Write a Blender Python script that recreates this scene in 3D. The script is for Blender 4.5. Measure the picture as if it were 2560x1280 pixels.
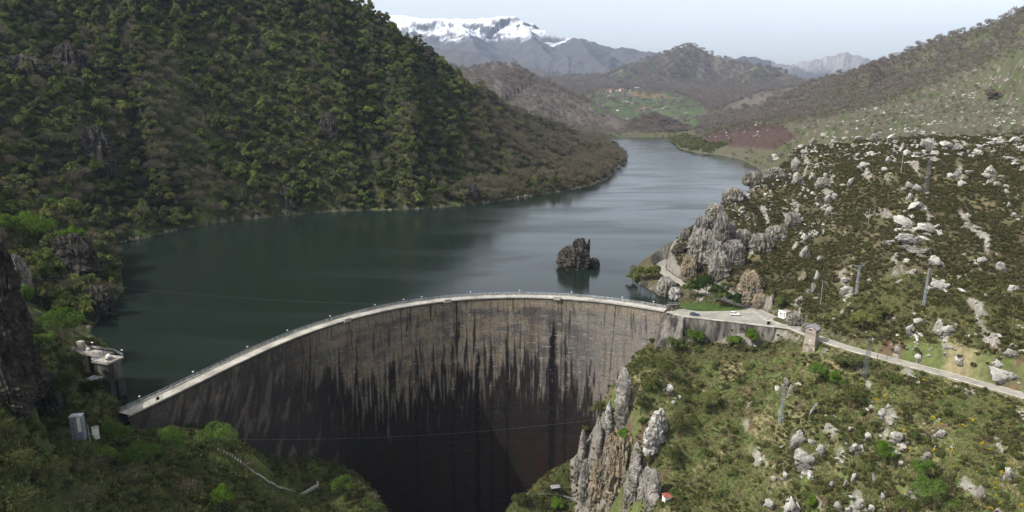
import bpy, math, random
import numpy as np
from math import radians as R_
from mathutils import Vector, Matrix
from mathutils.geometry import tessellate_polygon
random.seed(7); RNG = np.random.default_rng(11)
for o in list(bpy.data.objects): bpy.data.objects.remove(o)
scene = bpy.context.scene
COL = scene.collection

# ---------------- camera, sky, sun, exposure ----------------
FPX, PITCH, CAMZ = 1730.0, R_(13.3), 100.0
cam_d = bpy.data.cameras.new('camera'); cam = bpy.data.objects.new('camera', cam_d); COL.objects.link(cam)
cam.location = (0, 0, CAMZ); cam.rotation_euler = (R_(90) - PITCH, 0, 0)
cam_d.sensor_width = 36; cam_d.lens = 36 * FPX / 2560; cam_d.clip_start = 1; cam_d.clip_end = 60000
scene.camera = cam
SUN_EL, SUN_DIR = R_(47), Vector((-0.93, -0.36, 0)).normalized()
w = bpy.data.worlds.new('World'); scene.world = w; w.use_nodes = True
nt = w.node_tree; nt.nodes.clear()
wo = nt.nodes.new('ShaderNodeOutputWorld'); bg = nt.nodes.new('ShaderNodeBackground'); sk = nt.nodes.new('ShaderNodeTexSky')
sk.sky_type = 'NISHITA'; sk.sun_disc = False; sk.sun_elevation = SUN_EL; sk.sun_rotation = math.atan2(SUN_DIR.x, SUN_DIR.y)
sk.air_density = 1.0; sk.dust_density = 4.5; sk.ozone_density = 1.0; sk.altitude = 800
hs = nt.nodes.new('ShaderNodeHueSaturation'); hs.inputs['Saturation'].default_value = 0.3
nt.links.new(sk.outputs[0], hs.inputs['Color']); nt.links.new(hs.outputs[0], bg.inputs[0]); nt.links.new(bg.outputs[0], wo.inputs[0])
bg.inputs[1].default_value = 0.15
sd = bpy.data.lights.new('sun', 'SUN'); sun = bpy.data.objects.new('sun', sd); COL.objects.link(sun)
sd.energy = 2.85; sd.angle = R_(0.5); sd.color = (1, 0.95, 0.87)
sv = Vector((SUN_DIR.x * math.cos(SUN_EL), SUN_DIR.y * math.cos(SUN_EL), math.sin(SUN_EL)))
sun.rotation_euler = sv.to_track_quat('Z', 'Y').to_euler(); sun.location = sv * 500
scene.view_settings.view_transform = 'Standard'; scene.view_settings.look = 'None'
scene.view_settings.gamma = 1; scene.view_settings.exposure = 0.74

# ---------------- helpers ----------------
cp, sp_ = math.cos(PITCH), math.sin(PITCH)
def ray(u, v):
    dx = (u - 1280) / FPX; dy = (640 - v) / FPX
    return dx, cp + dy * sp_, -sp_ + dy * cp
def P(u, v, Y):
    a, b, c = ray(u, v); return (a / b * Y, Y, CAMZ + c / b * Y)
def W(u, v, z=0.0):
    a, b, c = ray(u, v); t = (z - CAMZ) / c; return (a * t, b * t, z)
def project(x, y, z):
    zz = z - CAMZ; f = y * cp - zz * sp_; up = y * sp_ + zz * cp
    f = np.where(f < 1, 1, f)
    return 1280 + FPX * x / f, 640 - FPX * up / f

def _h(ix, iy, s):
    n = (ix.astype(np.int64) * 374761393 + iy.astype(np.int64) * 668265263 + s * 974634777) & 0xffffffff
    n = ((n ^ (n >> 13)) * 1274126177) & 0xffffffff
    n = (n ^ (n >> 16)) & 0xffffffff
    return n.astype(np.float64) / 4294967296.0
def vnoise(x, y, s=0):
    x = np.asarray(x, float); y = np.asarray(y, float)
    ix = np.floor(x); iy = np.floor(y); fx = x - ix; fy = y - iy
    out = 0
    def g(ax, ay, dx, dy):
        a = _h(ax, ay, s) * 6.28318530718; return np.cos(a) * dx + np.sin(a) * dy
    ux = fx * fx * fx * (fx * (fx * 6 - 15) + 10); uy = fy * fy * fy * (fy * (fy * 6 - 15) + 10)
    a = g(ix, iy, fx, fy); b = g(ix + 1, iy, fx - 1, fy); c = g(ix, iy + 1, fx, fy - 1); d = g(ix + 1, iy + 1, fx - 1, fy - 1)
    return ((a + (b - a) * ux) * (1 - uy) + (c + (d - c) * ux) * uy) * 1.5
def fbm(x, y, o=4, s=0, gain=.5):
    r = 0; a = 1; t = 0
    for k in range(o):
        r = r + a * vnoise(x * 2.03 ** k + 17.3 * k, y * 2.03 ** k - 9.1 * k, s + k); t += a; a *= gain
    return r / t
def ridged(x, y, o=4, s=0, gain=.5):
    r = 0; a = 1; t = 0
    for k in range(o):
        r = r + a * (1 - 2 * np.abs(vnoise(x * 2.03 ** k + 5.3 * k, y * 2.03 ** k - 3.7 * k, s + k))); t += a; a *= gain
    return r / t
def sstep(a, b, x): t = np.clip((x - a) / (b - a), 0, 1); return t * t * (3 - 2 * t)
def pip(x, y, poly):
    ins = np.zeros(np.shape(x), bool); n = len(poly)
    for i in range(n):
        x0, y0 = poly[i][:2]; x1, y1 = poly[(i + 1) % n][:2]
        if y0 == y1: continue
        c = ((y0 > y) != (y1 > y)) & (x < (x1 - x0) * (y - y0) / (y1 - y0) + x0); ins ^= c
    return ins
def segdist(x, y, pts, closed=False, val=None):
    """distance to polyline; with val also the interpolated value there"""
    best = np.full(np.shape(x), 1e18); bv = np.zeros(np.shape(x)); n = len(pts)
    for i in range(n if closed else n - 1):
        ax, ay = pts[i][:2]; bx, by = pts[(i + 1) % n][:2]
        dx, dy = bx - ax, by - ay; L = dx * dx + dy * dy + 1e-9
        t = np.clip(((x - ax) * dx + (y - ay) * dy) / L, 0, 1)
        d = (x - ax - t * dx) ** 2 + (y - ay - t * dy) ** 2
        m = d < best; best = np.where(m, d, best)
        if val is not None: bv = np.where(m, val[i] + (val[(i + 1) % n] - val[i]) * t, bv)
    best = np.sqrt(best)
    return (best, bv) if val is not None else best

def new_mesh(name, V, F, mats=(), smooth=False, mi=None, cols=None):
    """V (n,3); F (m,3) or (m,4) array or list of index lists"""
    me = bpy.data.meshes.new(name); V = np.asarray(V, np.float32)
    me.vertices.add(len(V)); me.vertices.foreach_set('co', V.ravel())
    if isinstance(F, np.ndarray):
        k = F.shape[1]; nF = len(F); idx = F.ravel(); st = np.arange(nF) * k; tot = np.full(nF, k)
    else:
        idx = np.array([i for f in F for i in f]); tot = np.array([len(f) for f in F]); nF = len(F)
        st = np.concatenate([[0], np.cumsum(tot)[:-1]])
    me.loops.add(len(idx)); me.loops.foreach_set('vertex_index', idx.astype(np.int32))
    me.polygons.add(nF); me.polygons.foreach_set('loop_start', st.astype(np.int32)); me.polygons.foreach_set('loop_total', tot.astype(np.int32))
    me.polygons.foreach_set('use_smooth', np.full(nF, smooth))
    for m in mats: me.materials.append(m)
    if mi is not None: me.polygons.foreach_set('material_index', np.asarray(mi, np.int32))
    if cols is not None:
        a = me.color_attributes.new('col', 'FLOAT_COLOR', 'POINT')
        c = np.ones((len(V), 4), np.float32); c[:, :3] = cols; a.data.foreach_set('color', c.ravel())
    me.update(calc_edges=True); return me
def link(name, me, parent=None, loc=None):
    o = bpy.data.objects.new(name, me); COL.objects.link(o)
    if parent: o.parent = parent
    if loc is not None: o.location = loc
    return o
def tag(o, label=None, cat=None, group=None, kind=None):
    if label: o['label'] = label
    if cat: o['category'] = cat
    if group: o['group'] = group
    if kind: o['kind'] = kind
    return o
def empty(name, loc, rz=0, **k):
    o = bpy.data.objects.new(name, None); COL.objects.link(o); o.location = loc; o.rotation_euler = (0, 0, rz); o.empty_display_size = .2
    return tag(o, **k)

class MB:
    """collects boxes, tubes and prisms as one mesh"""
    def __init__(s): s.v = []; s.f = []
    def add(s, V, F):
        n = len(s.v); s.v += [tuple(map(float, p)) for p in V]; s.f += [[i + n for i in f] for f in F]; return s
    def box(s, c, d, rz=0, top=(1, 1)):
        hx, hy, hz = d[0] / 2, d[1] / 2, d[2] / 2; V = []
        for k, z in enumerate((-hz, hz)):
            sx, sy = (1, 1) if k == 0 else top
            for x, y in ((-hx, -hy), (hx, -hy), (hx, hy), (-hx, hy)):
                x, y = x * sx, y * sy
                V.append((c[0] + x * math.cos(rz) - y * math.sin(rz), c[1] + x * math.sin(rz) + y * math.cos(rz), c[2] + z))
        return s.add(V, [(0, 3, 2, 1), (4, 5, 6, 7), (0, 1, 5, 4), (1, 2, 6, 5), (2, 3, 7, 6), (3, 0, 4, 7)])
    def tube(s, a, b, r0, r1=None, n=6):
        a, b = Vector(a), Vector(b); d = b - a
        if d.length < 1e-6: return s
        d.normalize(); r1 = r0 if r1 is None else r1
        q = d.to_track_quat('Z', 'Y'); V = []
        for c, r in ((a, r0), (b, r1)):
            for k in range(n):
                t = 2 * math.pi * k / n; V.append(c + q @ Vector((r * math.cos(t), r * math.sin(t), 0)))
        F = [(k, (k + 1) % n, n + (k + 1) % n, n + k) for k in range(n)] + [tuple(range(n))[::-1], tuple(range(n, 2 * n))]
        return s.add(V, F)
    def prism(s, poly, z0, z1):
        n = len(poly); V = [(p[0], p[1], z0) for p in poly] + [(p[0], p[1], z1) for p in poly]
        return s.add(V, [tuple(range(n))[::-1], tuple(range(n, 2 * n))] + [(k, (k + 1) % n, n + (k + 1) % n, n + k) for k in range(n)])
    def strip(s, A, B):
        n = len(A); return s.add(list(A) + list(B), [(k, k + 1, n + k + 1, n + k) for k in range(n - 1)])
    def obj(s, name, mat, parent=None, loc=None, smooth=False):
        return link(name, new_mesh(name, s.v, s.f, [mat], smooth), parent, loc)

# ---------------- materials ----------------
def nmat(name):
    m = bpy.data.materials.new(name); m.use_nodes = True; t = m.node_tree; t.nodes.clear()
    out = t.nodes.new('ShaderNodeOutputMaterial'); return m, t, out
def N(t, kind, **k):
    n = t.nodes.new(kind)
    for a, b in k.items():
        if a.startswith('i_'): n.inputs[a[2:]].default_value = b
        else: setattr(n, a, b)
    return n
def L(t, a, b): t.links.new(a, b)
def principled(name, col, rough=.9, scale=3.0, var=.25, bump=.3, bscale=None, metal=0.0, spec=.12, col2=None, vcol=False, objspace=True, rnd=0.0, stretch=None, bdist=.1, moss=0.0):
    m, t, out = nmat(name)
    b = N(t, 'ShaderNodeBsdfPrincipled'); b.inputs['Roughness'].default_value = rough; b.inputs['Metallic'].default_value = metal
    b.inputs['Specular IOR Level'].default_value = spec
    tc = N(t, 'ShaderNodeTexCoord'); src = tc.outputs['Object']
    if stretch:
        mp = N(t, 'ShaderNodeMapping'); mp.inputs['Scale'].default_value = stretch; L(t, src, mp.inputs[0]); src = mp.outputs[0]
    n1 = N(t, 'ShaderNodeTexNoise'); n1.inputs['Scale'].default_value = scale; n1.inputs['Detail'].default_value = 6; n1.inputs['Roughness'].default_value = .65
    L(t, src, n1.inputs['Vector'])
    if vcol:
        base = N(t, 'ShaderNodeAttribute', attribute_name='col').outputs['Color']
    else:
        mx = N(t, 'ShaderNodeMix', data_type='RGBA'); c2 = col2 or tuple(c * .55 for c in col)
        mx.inputs[6].default_value = (*col, 1); mx.inputs[7].default_value = (*c2, 1)
        rp = N(t, 'ShaderNodeValToRGB'); rp.color_ramp.elements[0].position = .42; rp.color_ramp.elements[1].position = .62
        n2 = N(t, 'ShaderNodeTexNoise'); n2.inputs['Scale'].default_value = scale * .31; n2.inputs['Detail'].default_value = 5
        L(t, src, n2.inputs['Vector']); L(t, n2.outputs[0], rp.inputs[0]); L(t, rp.outputs[0], mx.inputs[0]); base = mx.outputs[2]
    mr = N(t, 'ShaderNodeMapRange'); mr.inputs[1].default_value = .3; mr.inputs[2].default_value = .7
    mr.inputs[3].default_value = 1 - var; mr.inputs[4].default_value = 1 + var; L(t, n1.outputs[0], mr.inputs[0])
    mul = N(t, 'ShaderNodeMix', data_type='RGBA', blend_type='MULTIPLY'); mul.inputs[0].default_value = 1
    L(t, base, mul.inputs[6]); L(t, mr.outputs[0], mul.inputs[7]); res = mul.outputs[2]
    if rnd:
        oi = N(t, 'ShaderNodeObjectInfo'); m2 = N(t, 'ShaderNodeMapRange'); m2.inputs[3].default_value = 1 - rnd; m2.inputs[4].default_value = 1 + rnd
        L(t, oi.outputs['Random'], m2.inputs[0]); k = N(t, 'ShaderNodeMix', data_type='RGBA', blend_type='MULTIPLY'); k.inputs[0].default_value = 1
        L(t, res, k.inputs[6]); L(t, m2.outputs[0], k.inputs[7]); res = k.outputs[2]
    if moss:      # scrub and moss on the upward ledges
        vo = N(t, 'ShaderNodeTexVoronoi', feature='DISTANCE_TO_EDGE'); vm = N(t, 'ShaderNodeMapping'); vm.inputs['Scale'].default_value = (.5, .5, .24); vm.inputs['Rotation'].default_value = (.2, .5, .3)
        g0 = N(t, 'ShaderNodeNewGeometry'); wn_ = N(t, 'ShaderNodeTexNoise'); wn_.inputs['Scale'].default_value = .8; wa = N(t, 'ShaderNodeVectorMath', operation='MULTIPLY_ADD'); L(t, g0.outputs['Position'], wn_.inputs['Vector']); L(t, wn_.outputs['Color'], wa.inputs[0]); wa.inputs[1].default_value = (1.4, 1.4, 1.4); L(t, g0.outputs['Position'], wa.inputs[2])
        L(t, wa.outputs[0], vm.inputs[0]); L(t, vm.outputs[0], vo.inputs['Vector']); vr = N(t, 'ShaderNodeMapRange'); vr.inputs[1].default_value = .0; vr.inputs[2].default_value = .07; vr.inputs[3].default_value = .4; vr.inputs[4].default_value = 1.05; L(t, vo.outputs['Distance'], vr.inputs[0])
        vk = N(t, 'ShaderNodeMix', data_type='RGBA', blend_type='MULTIPLY'); vk.inputs[0].default_value = 1; L(t, res, vk.inputs[6]); L(t, vr.outputs[0], vk.inputs[7]); res = vk.outputs[2]
        ge = N(t, 'ShaderNodeNewGeometry'); sx = N(t, 'ShaderNodeSeparateXYZ'); L(t, ge.outputs['Normal'], sx.inputs[0])
        nm = N(t, 'ShaderNodeTexNoise'); nm.inputs['Scale'].default_value = .35; nm.inputs['Detail'].default_value = 5; L(t, ge.outputs['Position'], nm.inputs['Vector'])
        ad = N(t, 'ShaderNodeMath', operation='MULTIPLY_ADD'); L(t, nm.outputs[0], ad.inputs[0]); ad.inputs[1].default_value = 1.6; L(t, sx.outputs['Z'], ad.inputs[2])
        ms = N(t, 'ShaderNodeMapRange'); L(t, ad.outputs[0], ms.inputs[0]); ms.inputs[1].default_value = 2.1 - moss * .6; ms.inputs[2].default_value = 2.2 - moss * .6
        gm = N(t, 'ShaderNodeMix', data_type='RGBA'); gm.inputs[7].default_value = (.06, .065, .025, 1); L(t, ms.outputs[0], gm.inputs[0]); L(t, res, gm.inputs[6]); res = gm.outputs[2]
    L(t, res, b.inputs['Base Color'])
    if bump:
        n3 = N(t, 'ShaderNodeTexNoise'); n3.inputs['Scale'].default_value = bscale or scale * 2; n3.inputs['Detail'].default_value = 6; L(t, src, n3.inputs['Vector'])
        bp = N(t, 'ShaderNodeBump'); bp.inputs['Strength'].default_value = bump; bp.inputs['Distance'].default_value = bdist
        L(t, n3.outputs[0], bp.inputs['Height']); L(t, bp.outputs[0], b.inputs['Normal'])
    L(t, b.outputs[0], out.inputs[0]); return m
def leafmat(name, cols, trans=.3, var=.3):
    """per-instance hue from a ramp, finer variation through the crown"""
    m, t, out = nmat(name)
    oi = N(t, 'ShaderNodeObjectInfo'); rp = N(t, 'ShaderNodeValToRGB'); el = rp.color_ramp.elements
    while len(el) < len(cols): el.new(.5)
    for i, c in enumerate(cols): el[i].position = i / (len(cols) - 1); el[i].color = (*c, 1)
    L(t, oi.outputs['Random'], rp.inputs[0])
    tc = N(t, 'ShaderNodeTexCoord'); n1 = N(t, 'ShaderNodeTexNoise'); n1.inputs['Scale'].default_value = .45; n1.inputs['Detail'].default_value = 5
    L(t, tc.outputs['Object'], n1.inputs['Vector'])
    mr = N(t, 'ShaderNodeMapRange'); mr.inputs[1].default_value = .3; mr.inputs[2].default_value = .7; mr.inputs[3].default_value = 1 - var; mr.inputs[4].default_value = 1 + var
    L(t, n1.outputs[0], mr.inputs[0]); mul = N(t, 'ShaderNodeMix', data_type='RGBA', blend_type='MULTIPLY'); mul.inputs[0].default_value = 1
    L(t, rp.outputs[0], mul.inputs[6]); L(t, mr.outputs[0], mul.inputs[7])
    d = N(t, 'ShaderNodeBsdfDiffuse'); tr = N(t, 'ShaderNodeBsdfTranslucent'); mix = N(t, 'ShaderNodeMixShader'); mix.inputs[0].default_value = trans
    L(t, mul.outputs[2], d.inputs[0]); L(t, mul.outputs[2], tr.inputs[0]); L(t, d.outputs[0], mix.inputs[1]); L(t, tr.outputs[0], mix.inputs[2])
    L(t, mix.outputs[0], out.inputs[0]); return m

M = {}
M['ground'] = principled('ground_surface', (1, 1, 1), vcol=True, scale=.5, var=.35, bump=.6, bscale=.8, bdist=.6)
M['rock'] = principled('limestone', (.44, .425, .39), col2=(.14, .13, .115), scale=1.3, var=.5, bump=1, bscale=1.6, bdist=.6, rnd=.15, moss=.5)
M['rock_grey'] = principled('weathered_limestone', (.27, .25, .225), col2=(.13, .12, .105), scale=.5, var=.45, bump=.8, bscale=.7, bdist=1.0, rnd=.1, stretch=(1, 1, .7), moss=1.1)
M['rock_tan'] = principled('ochre_limestone', (.27, .22, .15), col2=(.15, .135, .11), scale=.5, var=.45, bump=1, bscale=.9, bdist=.8, moss=.5)
M['rock_dark_shaded'] = principled('dark_shaded_limestone', (.075, .066, .056), col2=(.03, .027, .024), scale=.6, var=.5, bump=1, bscale=.7, bdist=1.0, moss=.8)  # limestone darkened so shaded cliffs and islet carry their shade in colour
M['bark'] = principled('bark', (.11, .09, .07), scale=3, var=.3, bump=.3)
M['leaf'] = leafmat('fresh_leaves', [(.06, .075, .025), (.12, .14, .04), (.19, .21, .065), (.1, .115, .045), (.16, .155, .065), (.075, .1, .03), (.14, .18, .05)])
M['leaf_near'] = leafmat('near_leaves', [(.08, .13, .025), (.1, .17, .035), (.13, .2, .045)], trans=.35)
M['leaf_bright'] = leafmat('bright_leaves', [(.09, .16, .02), (.12, .2, .03)], trans=.35)
M['leaf_dark'] = leafmat('dark_leaves', [(.02, .035, .012), (.03, .05, .017), (.045, .06, .02)], trans=.15)
M['twig'] = leafmat('twigs', [(.13, .108, .078), (.16, .135, .095), (.14, .13, .08), (.135, .112, .085), (.115, .115, .065)], trans=.15)
M['twig_far'] = leafmat('far_twigs', [(.19, .165, .15), (.22, .185, .16), (.19, .175, .145)], trans=.35)
M['heath'] = leafmat('heath', [(.05, .053, .022), (.068, .068, .028), (.08, .062, .032), (.06, .068, .026), (.1, .09, .042)], trans=.1)
M['shrub'] = leafmat('shrub_leaves', [(.065, .075, .026), (.09, .1, .034), (.08, .105, .034), (.12, .105, .05)], trans=.2)
M['gorse'] = leafmat('gorse_bloom', [(.42, .3, .02), (.5, .38, .03)], trans=.1)
M['grass'] = leafmat('grass_tufts', [(.13, .165, .05), (.19, .2, .075), (.28, .26, .13), (.1, .15, .04), (.17, .13, .07)], trans=.3)
M['concrete'] = principled('concrete', (.36, .33, .28), col2=(.2, .18, .15), scale=.5, var=.3, bump=.3)
M['deck'] = principled('deck_concrete', (.42, .4, .35), col2=(.28, .26, .22), scale=.25, var=.25, bump=.2)
M['stain'] = principled('stained_concrete', (.17, .155, .135), col2=(.035, .032, .03), scale=.9, var=.5, bump=.4, stretch=(1, 1, .18))
M['masonry'] = principled('rubble_masonry', (.36, .32, .25), col2=(.17, .15, .12), scale=1.6, var=.5, bump=1, bscale=2.2, bdist=.3)
M['asphalt'] = principled('pale_asphalt', (.31, .295, .255), col2=(.24, .23, .2), scale=.4, var=.2, bump=.1)
M['kerb'] = principled('kerb', (.5, .47, .4), scale=.7, var=.3, bump=.2)
M['rail'] = principled('galvanised_steel', (.55, .57, .58), scale=2, var=.15, bump=0, metal=.3, rough=.5)
M['steel_dark'] = principled('weathered_steel', (.2, .21, .22), scale=2, var=.2, bump=0, metal=.4, rough=.6)
M['pylon'] = principled('pylon_steel', (.42, .46, .5), scale=2, var=.15, bump=0, metal=.3, rough=.55)
M['white'] = principled('white_paint', (.8, .79, .75), col2=(.66, .64, .58), scale=.6, var=.08, bump=.05)
M['pink'] = principled('faded_render', (.55, .46, .4), col2=(.45, .38, .33), scale=.7, var=.15, bump=.1)
M['roof_red'] = principled('red_roof_tiles', (.3, .085, .055), col2=(.2, .07, .05), scale=2, var=.3, bump=.4)
M['roof_orange'] = principled('orange_roof_tiles', (.3, .15, .11), col2=(.22, .11, .085), scale=2, var=.3, bump=.4)
M['dark'] = principled('dark_opening', (.02, .02, .022), scale=1, var=.1, bump=0, rough=.4)
M['glass'] = principled('window_glass', (.04, .05, .06), scale=1, var=.1, bump=0, rough=.1, spec=.6)
M['slate'] = principled('slate_roof', (.3, .31, .32), scale=1, var=.2, bump=.2)
M['carwhite'] = principled('white_car_paint', (.82, .82, .81), col2=(.78, .78, .77), scale=.4, var=.02, bump=0, rough=.25, spec=.5)
M['carblue'] = principled('dark_blue_car_paint', (.035, .05, .09), col2=(.03, .045, .08), scale=.4, var=.03, bump=0, rough=.2, spec=.6)
M['tyre'] = principled('tyre_rubber', (.025, .025, .025), scale=4, var=.1, bump=0)
M['wood'] = principled('weathered_wood', (.22, .18, .14), scale=2, var=.3, bump=.2)
# ---------------- dam axis ----------------
DU = [(315, 1041), (400, 1001), (500, 953), (640, 886), (750, 838), (865, 801), (957, 777), (1117, 752), (1285, 743), (1393, 746), (1505, 755), (1600, 767), (1665, 779)]
dp = np.array([W(u, v, 0)[:2] for u, v in DU]); DC = np.array([-5.0, 195.0])
ang = np.arctan2(dp[:, 1] - DC[1], dp[:, 0] - DC[0]); rad = np.hypot(dp[:, 0] - DC[0], dp[:, 1] - DC[1])
pc = np.polyfit(ang, rad, 5)
def dam_pt(t, off=0.0, ext=0.0):
    a = ang[0] + (ang[-1] - ang[0]) * t; r = np.polyval(pc, a); dr = np.polyval(np.polyder(pc), a)
    x = DC[0] + r * np.cos(a); y = DC[1] + r * np.sin(a)
    tx = dr * np.cos(a) - r * np.sin(a); ty = dr * np.sin(a) + r * np.cos(a); l = np.hypot(tx, ty); tx, ty = tx / l, ty / l
    return x - ty * (-off), y + tx * (-off), tx, ty
T = np.linspace(0, 1, 400); dx_, dy_, _, _ = dam_pt(T)
SL = np.concatenate([[0], np.cumsum(np.hypot(np.diff(dx_), np.diff(dy_)))]); DLEN = SL[-1]
def dam_s(s, off=0.0):
    """point at arc length s (metres from the left end); off > 0 is upstream"""
    t = np.interp(s, SL, T); x, y, tx, ty = dam_pt(t, off)
    return x, y, tx, ty
def dam_scale(x, y, z):
    """arch section at depth: narrower with depth"""
    k = np.clip(-z / 115.0, 0, 1.1); return -10 + (x + 10) * (1 - .40 * k * sstep(30, 115, np.abs(x + 10))), y - 9 * k * np.exp(-((x + 5) / 60) ** 2) - 3 * k

SH_L = [W(u, v, -4)[:2] for u, v in [(230, 622), (350, 598), (455, 573), (560, 556), (690, 541), (780, 533), (870, 527), (950, 526), (1050, 523), (1140, 516), (1240, 505), (1330, 490), (1420, 477), (1480, 464), (1520, 447), (1538, 425), (1568, 402), (1548, 378), (1524, 356), (1516, 343)]]
SH_FAR = [W(u, v, -4)[:2] for u, v in [(1560, 343), (1640, 343), (1720, 341)]] + [(520, 2000), (480, 1800)]
SH_R = [W(u, v, -4)[:2] for u, v in [(1672, 350), (1690, 362), (1700, 372), (1740, 382), (1800, 388), (1850, 398), (1895, 420)]] + \
       [(318, 860), (270, 730), (222, 620), (190, 560), (150, 500), (122, 465), (98, 438), (80, 420)] + [W(u, v, -4)[:2] for u, v in [(1572, 690), (1600, 712), (1640, 732), (1690, 748)]] + [(87, 330)]
SH_NL = [(-131, 214), (-142, 232), (-152, 250), (-172, 276), (-188, 292), (-194, 309), (-202, 337), (-210, 360), (-225, 385), (-250, 430), (-280, 455)]
dam_up = [tuple(float(c) for c in dam_s(s, 2.2)[:2]) for s in np.linspace(0, DLEN, 60)]
LAKE = dam_up + SH_R[::-1] + SH_FAR[::-1] + SH_L[::-1] + SH_NL[::-1]
SHORES = [SH_NL + SH_L, SH_FAR, SH_R]

ROAD = [W(u, v, .5) for u, v in [(1716, 640), (1690, 648), (1660, 655), (1650, 668), (1664, 684), (1690, 700), (1722, 716)]] + [(103, 333, 0)] + \
       [W(u, v, 0) for u, v in [(1868, 767), (1905, 783), (1950, 803), (2000, 826), (2060, 850), (2130, 873), (2250, 905), (2400, 945), (2560, 989), (2700, 1030)]]
def smooth_line(pts, n=8):
    p = [Vector(a) for a in pts]; p = [p[0] * 2 - p[1]] + p + [p[-1] * 2 - p[-2]]; out = []
    for i in range(1, len(p) - 2):
        for k in range(n):
            t = k / n
            out.append(.5 * ((2 * p[i]) + (p[i + 1] - p[i - 1]) * t + (2 * p[i - 1] - 5 * p[i] + 4 * p[i + 1] - p[i + 2]) * t * t + (3 * p[i] - p[i - 1] - 3 * p[i + 1] + p[i + 2]) * t ** 3))
    out.append(p[-2]); return out
ROADL = smooth_line(ROAD, 6)
PARK = [W(u, v, 0)[:2] for u, v in [(1668, 779), (1700, 790), (1780, 799), (1860, 808), (1935, 818), (1985, 825), (1960, 806), (1905, 784), (1872, 768), (1850, 776), (1790, 778), (1745, 778), (1700, 772)]]
LAWN = [W(u, v, 0)[:2] for u, v in [(1690, 771), (1745, 778), (1790, 778), (1850, 776), (1860, 765), (1790, 760), (1740, 756), (1696, 757)]]

CTRL = [  # (pixel u, pixel v, forward distance) on the visible ground
 # great wooded mountain
 (870,270,730),(870,400,665),(870,100,800),(1050,300,780),(1050,420,700),(1050,180,860),(1240,420,800),(1240,330,920),(1350,400,960),(1350,340,1060),(1450,400,1050),
 (700,200,710),(700,400,620),(700,0,790),(560,300,650),(560,450,590),(450,100,790),(520,150,760),(500,300,690),(480,450,610),(620,480,590),
 (250,330,560),(300,150,650),(180,100,650),(130,200,600),(250,450,530),(350,500,545),(100,420,500),(0,300,520),(0,100,640),(0,450,470),(60,-60,740),(300,-100,800),(80,520,440),(420,540,540),
 (200,560,430),(0,560,400),(60,620,370),(200,640,380),(0,660,320),(150,700,330),(240,720,348),(255,770,335),(100,780,270),(0,780,250),(100,850,240),(150,900,222),(210,840,290),
 (40,720,222),(30,900,172),(0,680,215),(0,1000,150),(80,1000,172),(90,880,205),(120,960,195),
 (100,1100,168),(200,1000,200),(285,1045,204),(200,1150,172),(200,1280,140),(450,1100,205),(400,1200,180),(400,1280,160),(550,1120,212),(640,1150,222),(600,1230,200),(600,1280,185),
 (740,1190,245),(790,1235,243),(892,1190,258),(950,1280,240),(800,1280,220),(700,1230,224),(850,1180,268),
 # gorge foot and right abutment
 (1390,1225,312),(1300,1245,302),(1450,1270,288),(1560,945,278),(1490,1060,280),(1600,1000,265),(1640,1100,250),(1640,1280,214),(1500,1280,262),(1570,1280,240),
 (1640,880,300),(1700,850,301),(1750,855,298),(1820,862,293),(1900,868,287),(1750,1000,268),(1850,1000,262),(1900,920,274),(1960,885,273),(1980,1000,246),(1750,1130,240),(1850,1130,235),(1800,1280,205),(1720,1250,216),
 (1950,1280,195),(2100,1280,185),(2300,1280,178),(2500,1280,168),(1980,1130,222),(2100,1130,214),(2300,1130,203),(2500,1130,188),(2100,980,241),(2300,1010,219),(2450,1040,207),(2040,900,262),(2540,1060,200),
 # right hill above the road
 (2300,750,275),(2300,600,330),(2300,500,380),(2300,420,440),(2300,362,500),(2500,850,238),(2500,700,285),(2500,550,350),(2500,430,440),(2540,358,530),(2700,350,520),(2700,700,290),
 (2100,780,288),(2100,700,322),(2100,600,375),(2100,500,440),(2100,430,500),(2100,366,590),(2000,372,610),(1985,450,565),(1930,440,620),(1900,465,570),(1850,520,480),(1950,560,440),(1800,560,440),
 (1780,640,375),(1800,700,346),(1770,580,395),(1745,565,425),(1800,505,470),(1850,455,530),(1900,435,590),(1950,500,480),(1950,620,395),(1950,700,345),(1900,740,322),(1860,610,400),(1870,640,380),(2000,790,295),(1730,680,365),
 # valley behind and the long right slope
 (2000,345,850),(2300,335,800),(2540,335,760),(2200,300,950),(2540,250,1050),(2300,250,1150),(2540,100,1320),(2400,170,1320),(2000,280,1400),(1900,335,1150),(1900,300,1400),(1800,335,1350),(1760,345,1400),(2100,240,1500),(1750,320,1700),
 # valley floor far
 (1500,300,2100),(1600,280,2400),(1600,240,3000),(1700,300,2200),(1700,250,2900),(1550,225,3300),(1800,310,2000),(1450,195,5000),(1600,190,6000),(1750,235,3200),
]
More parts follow.
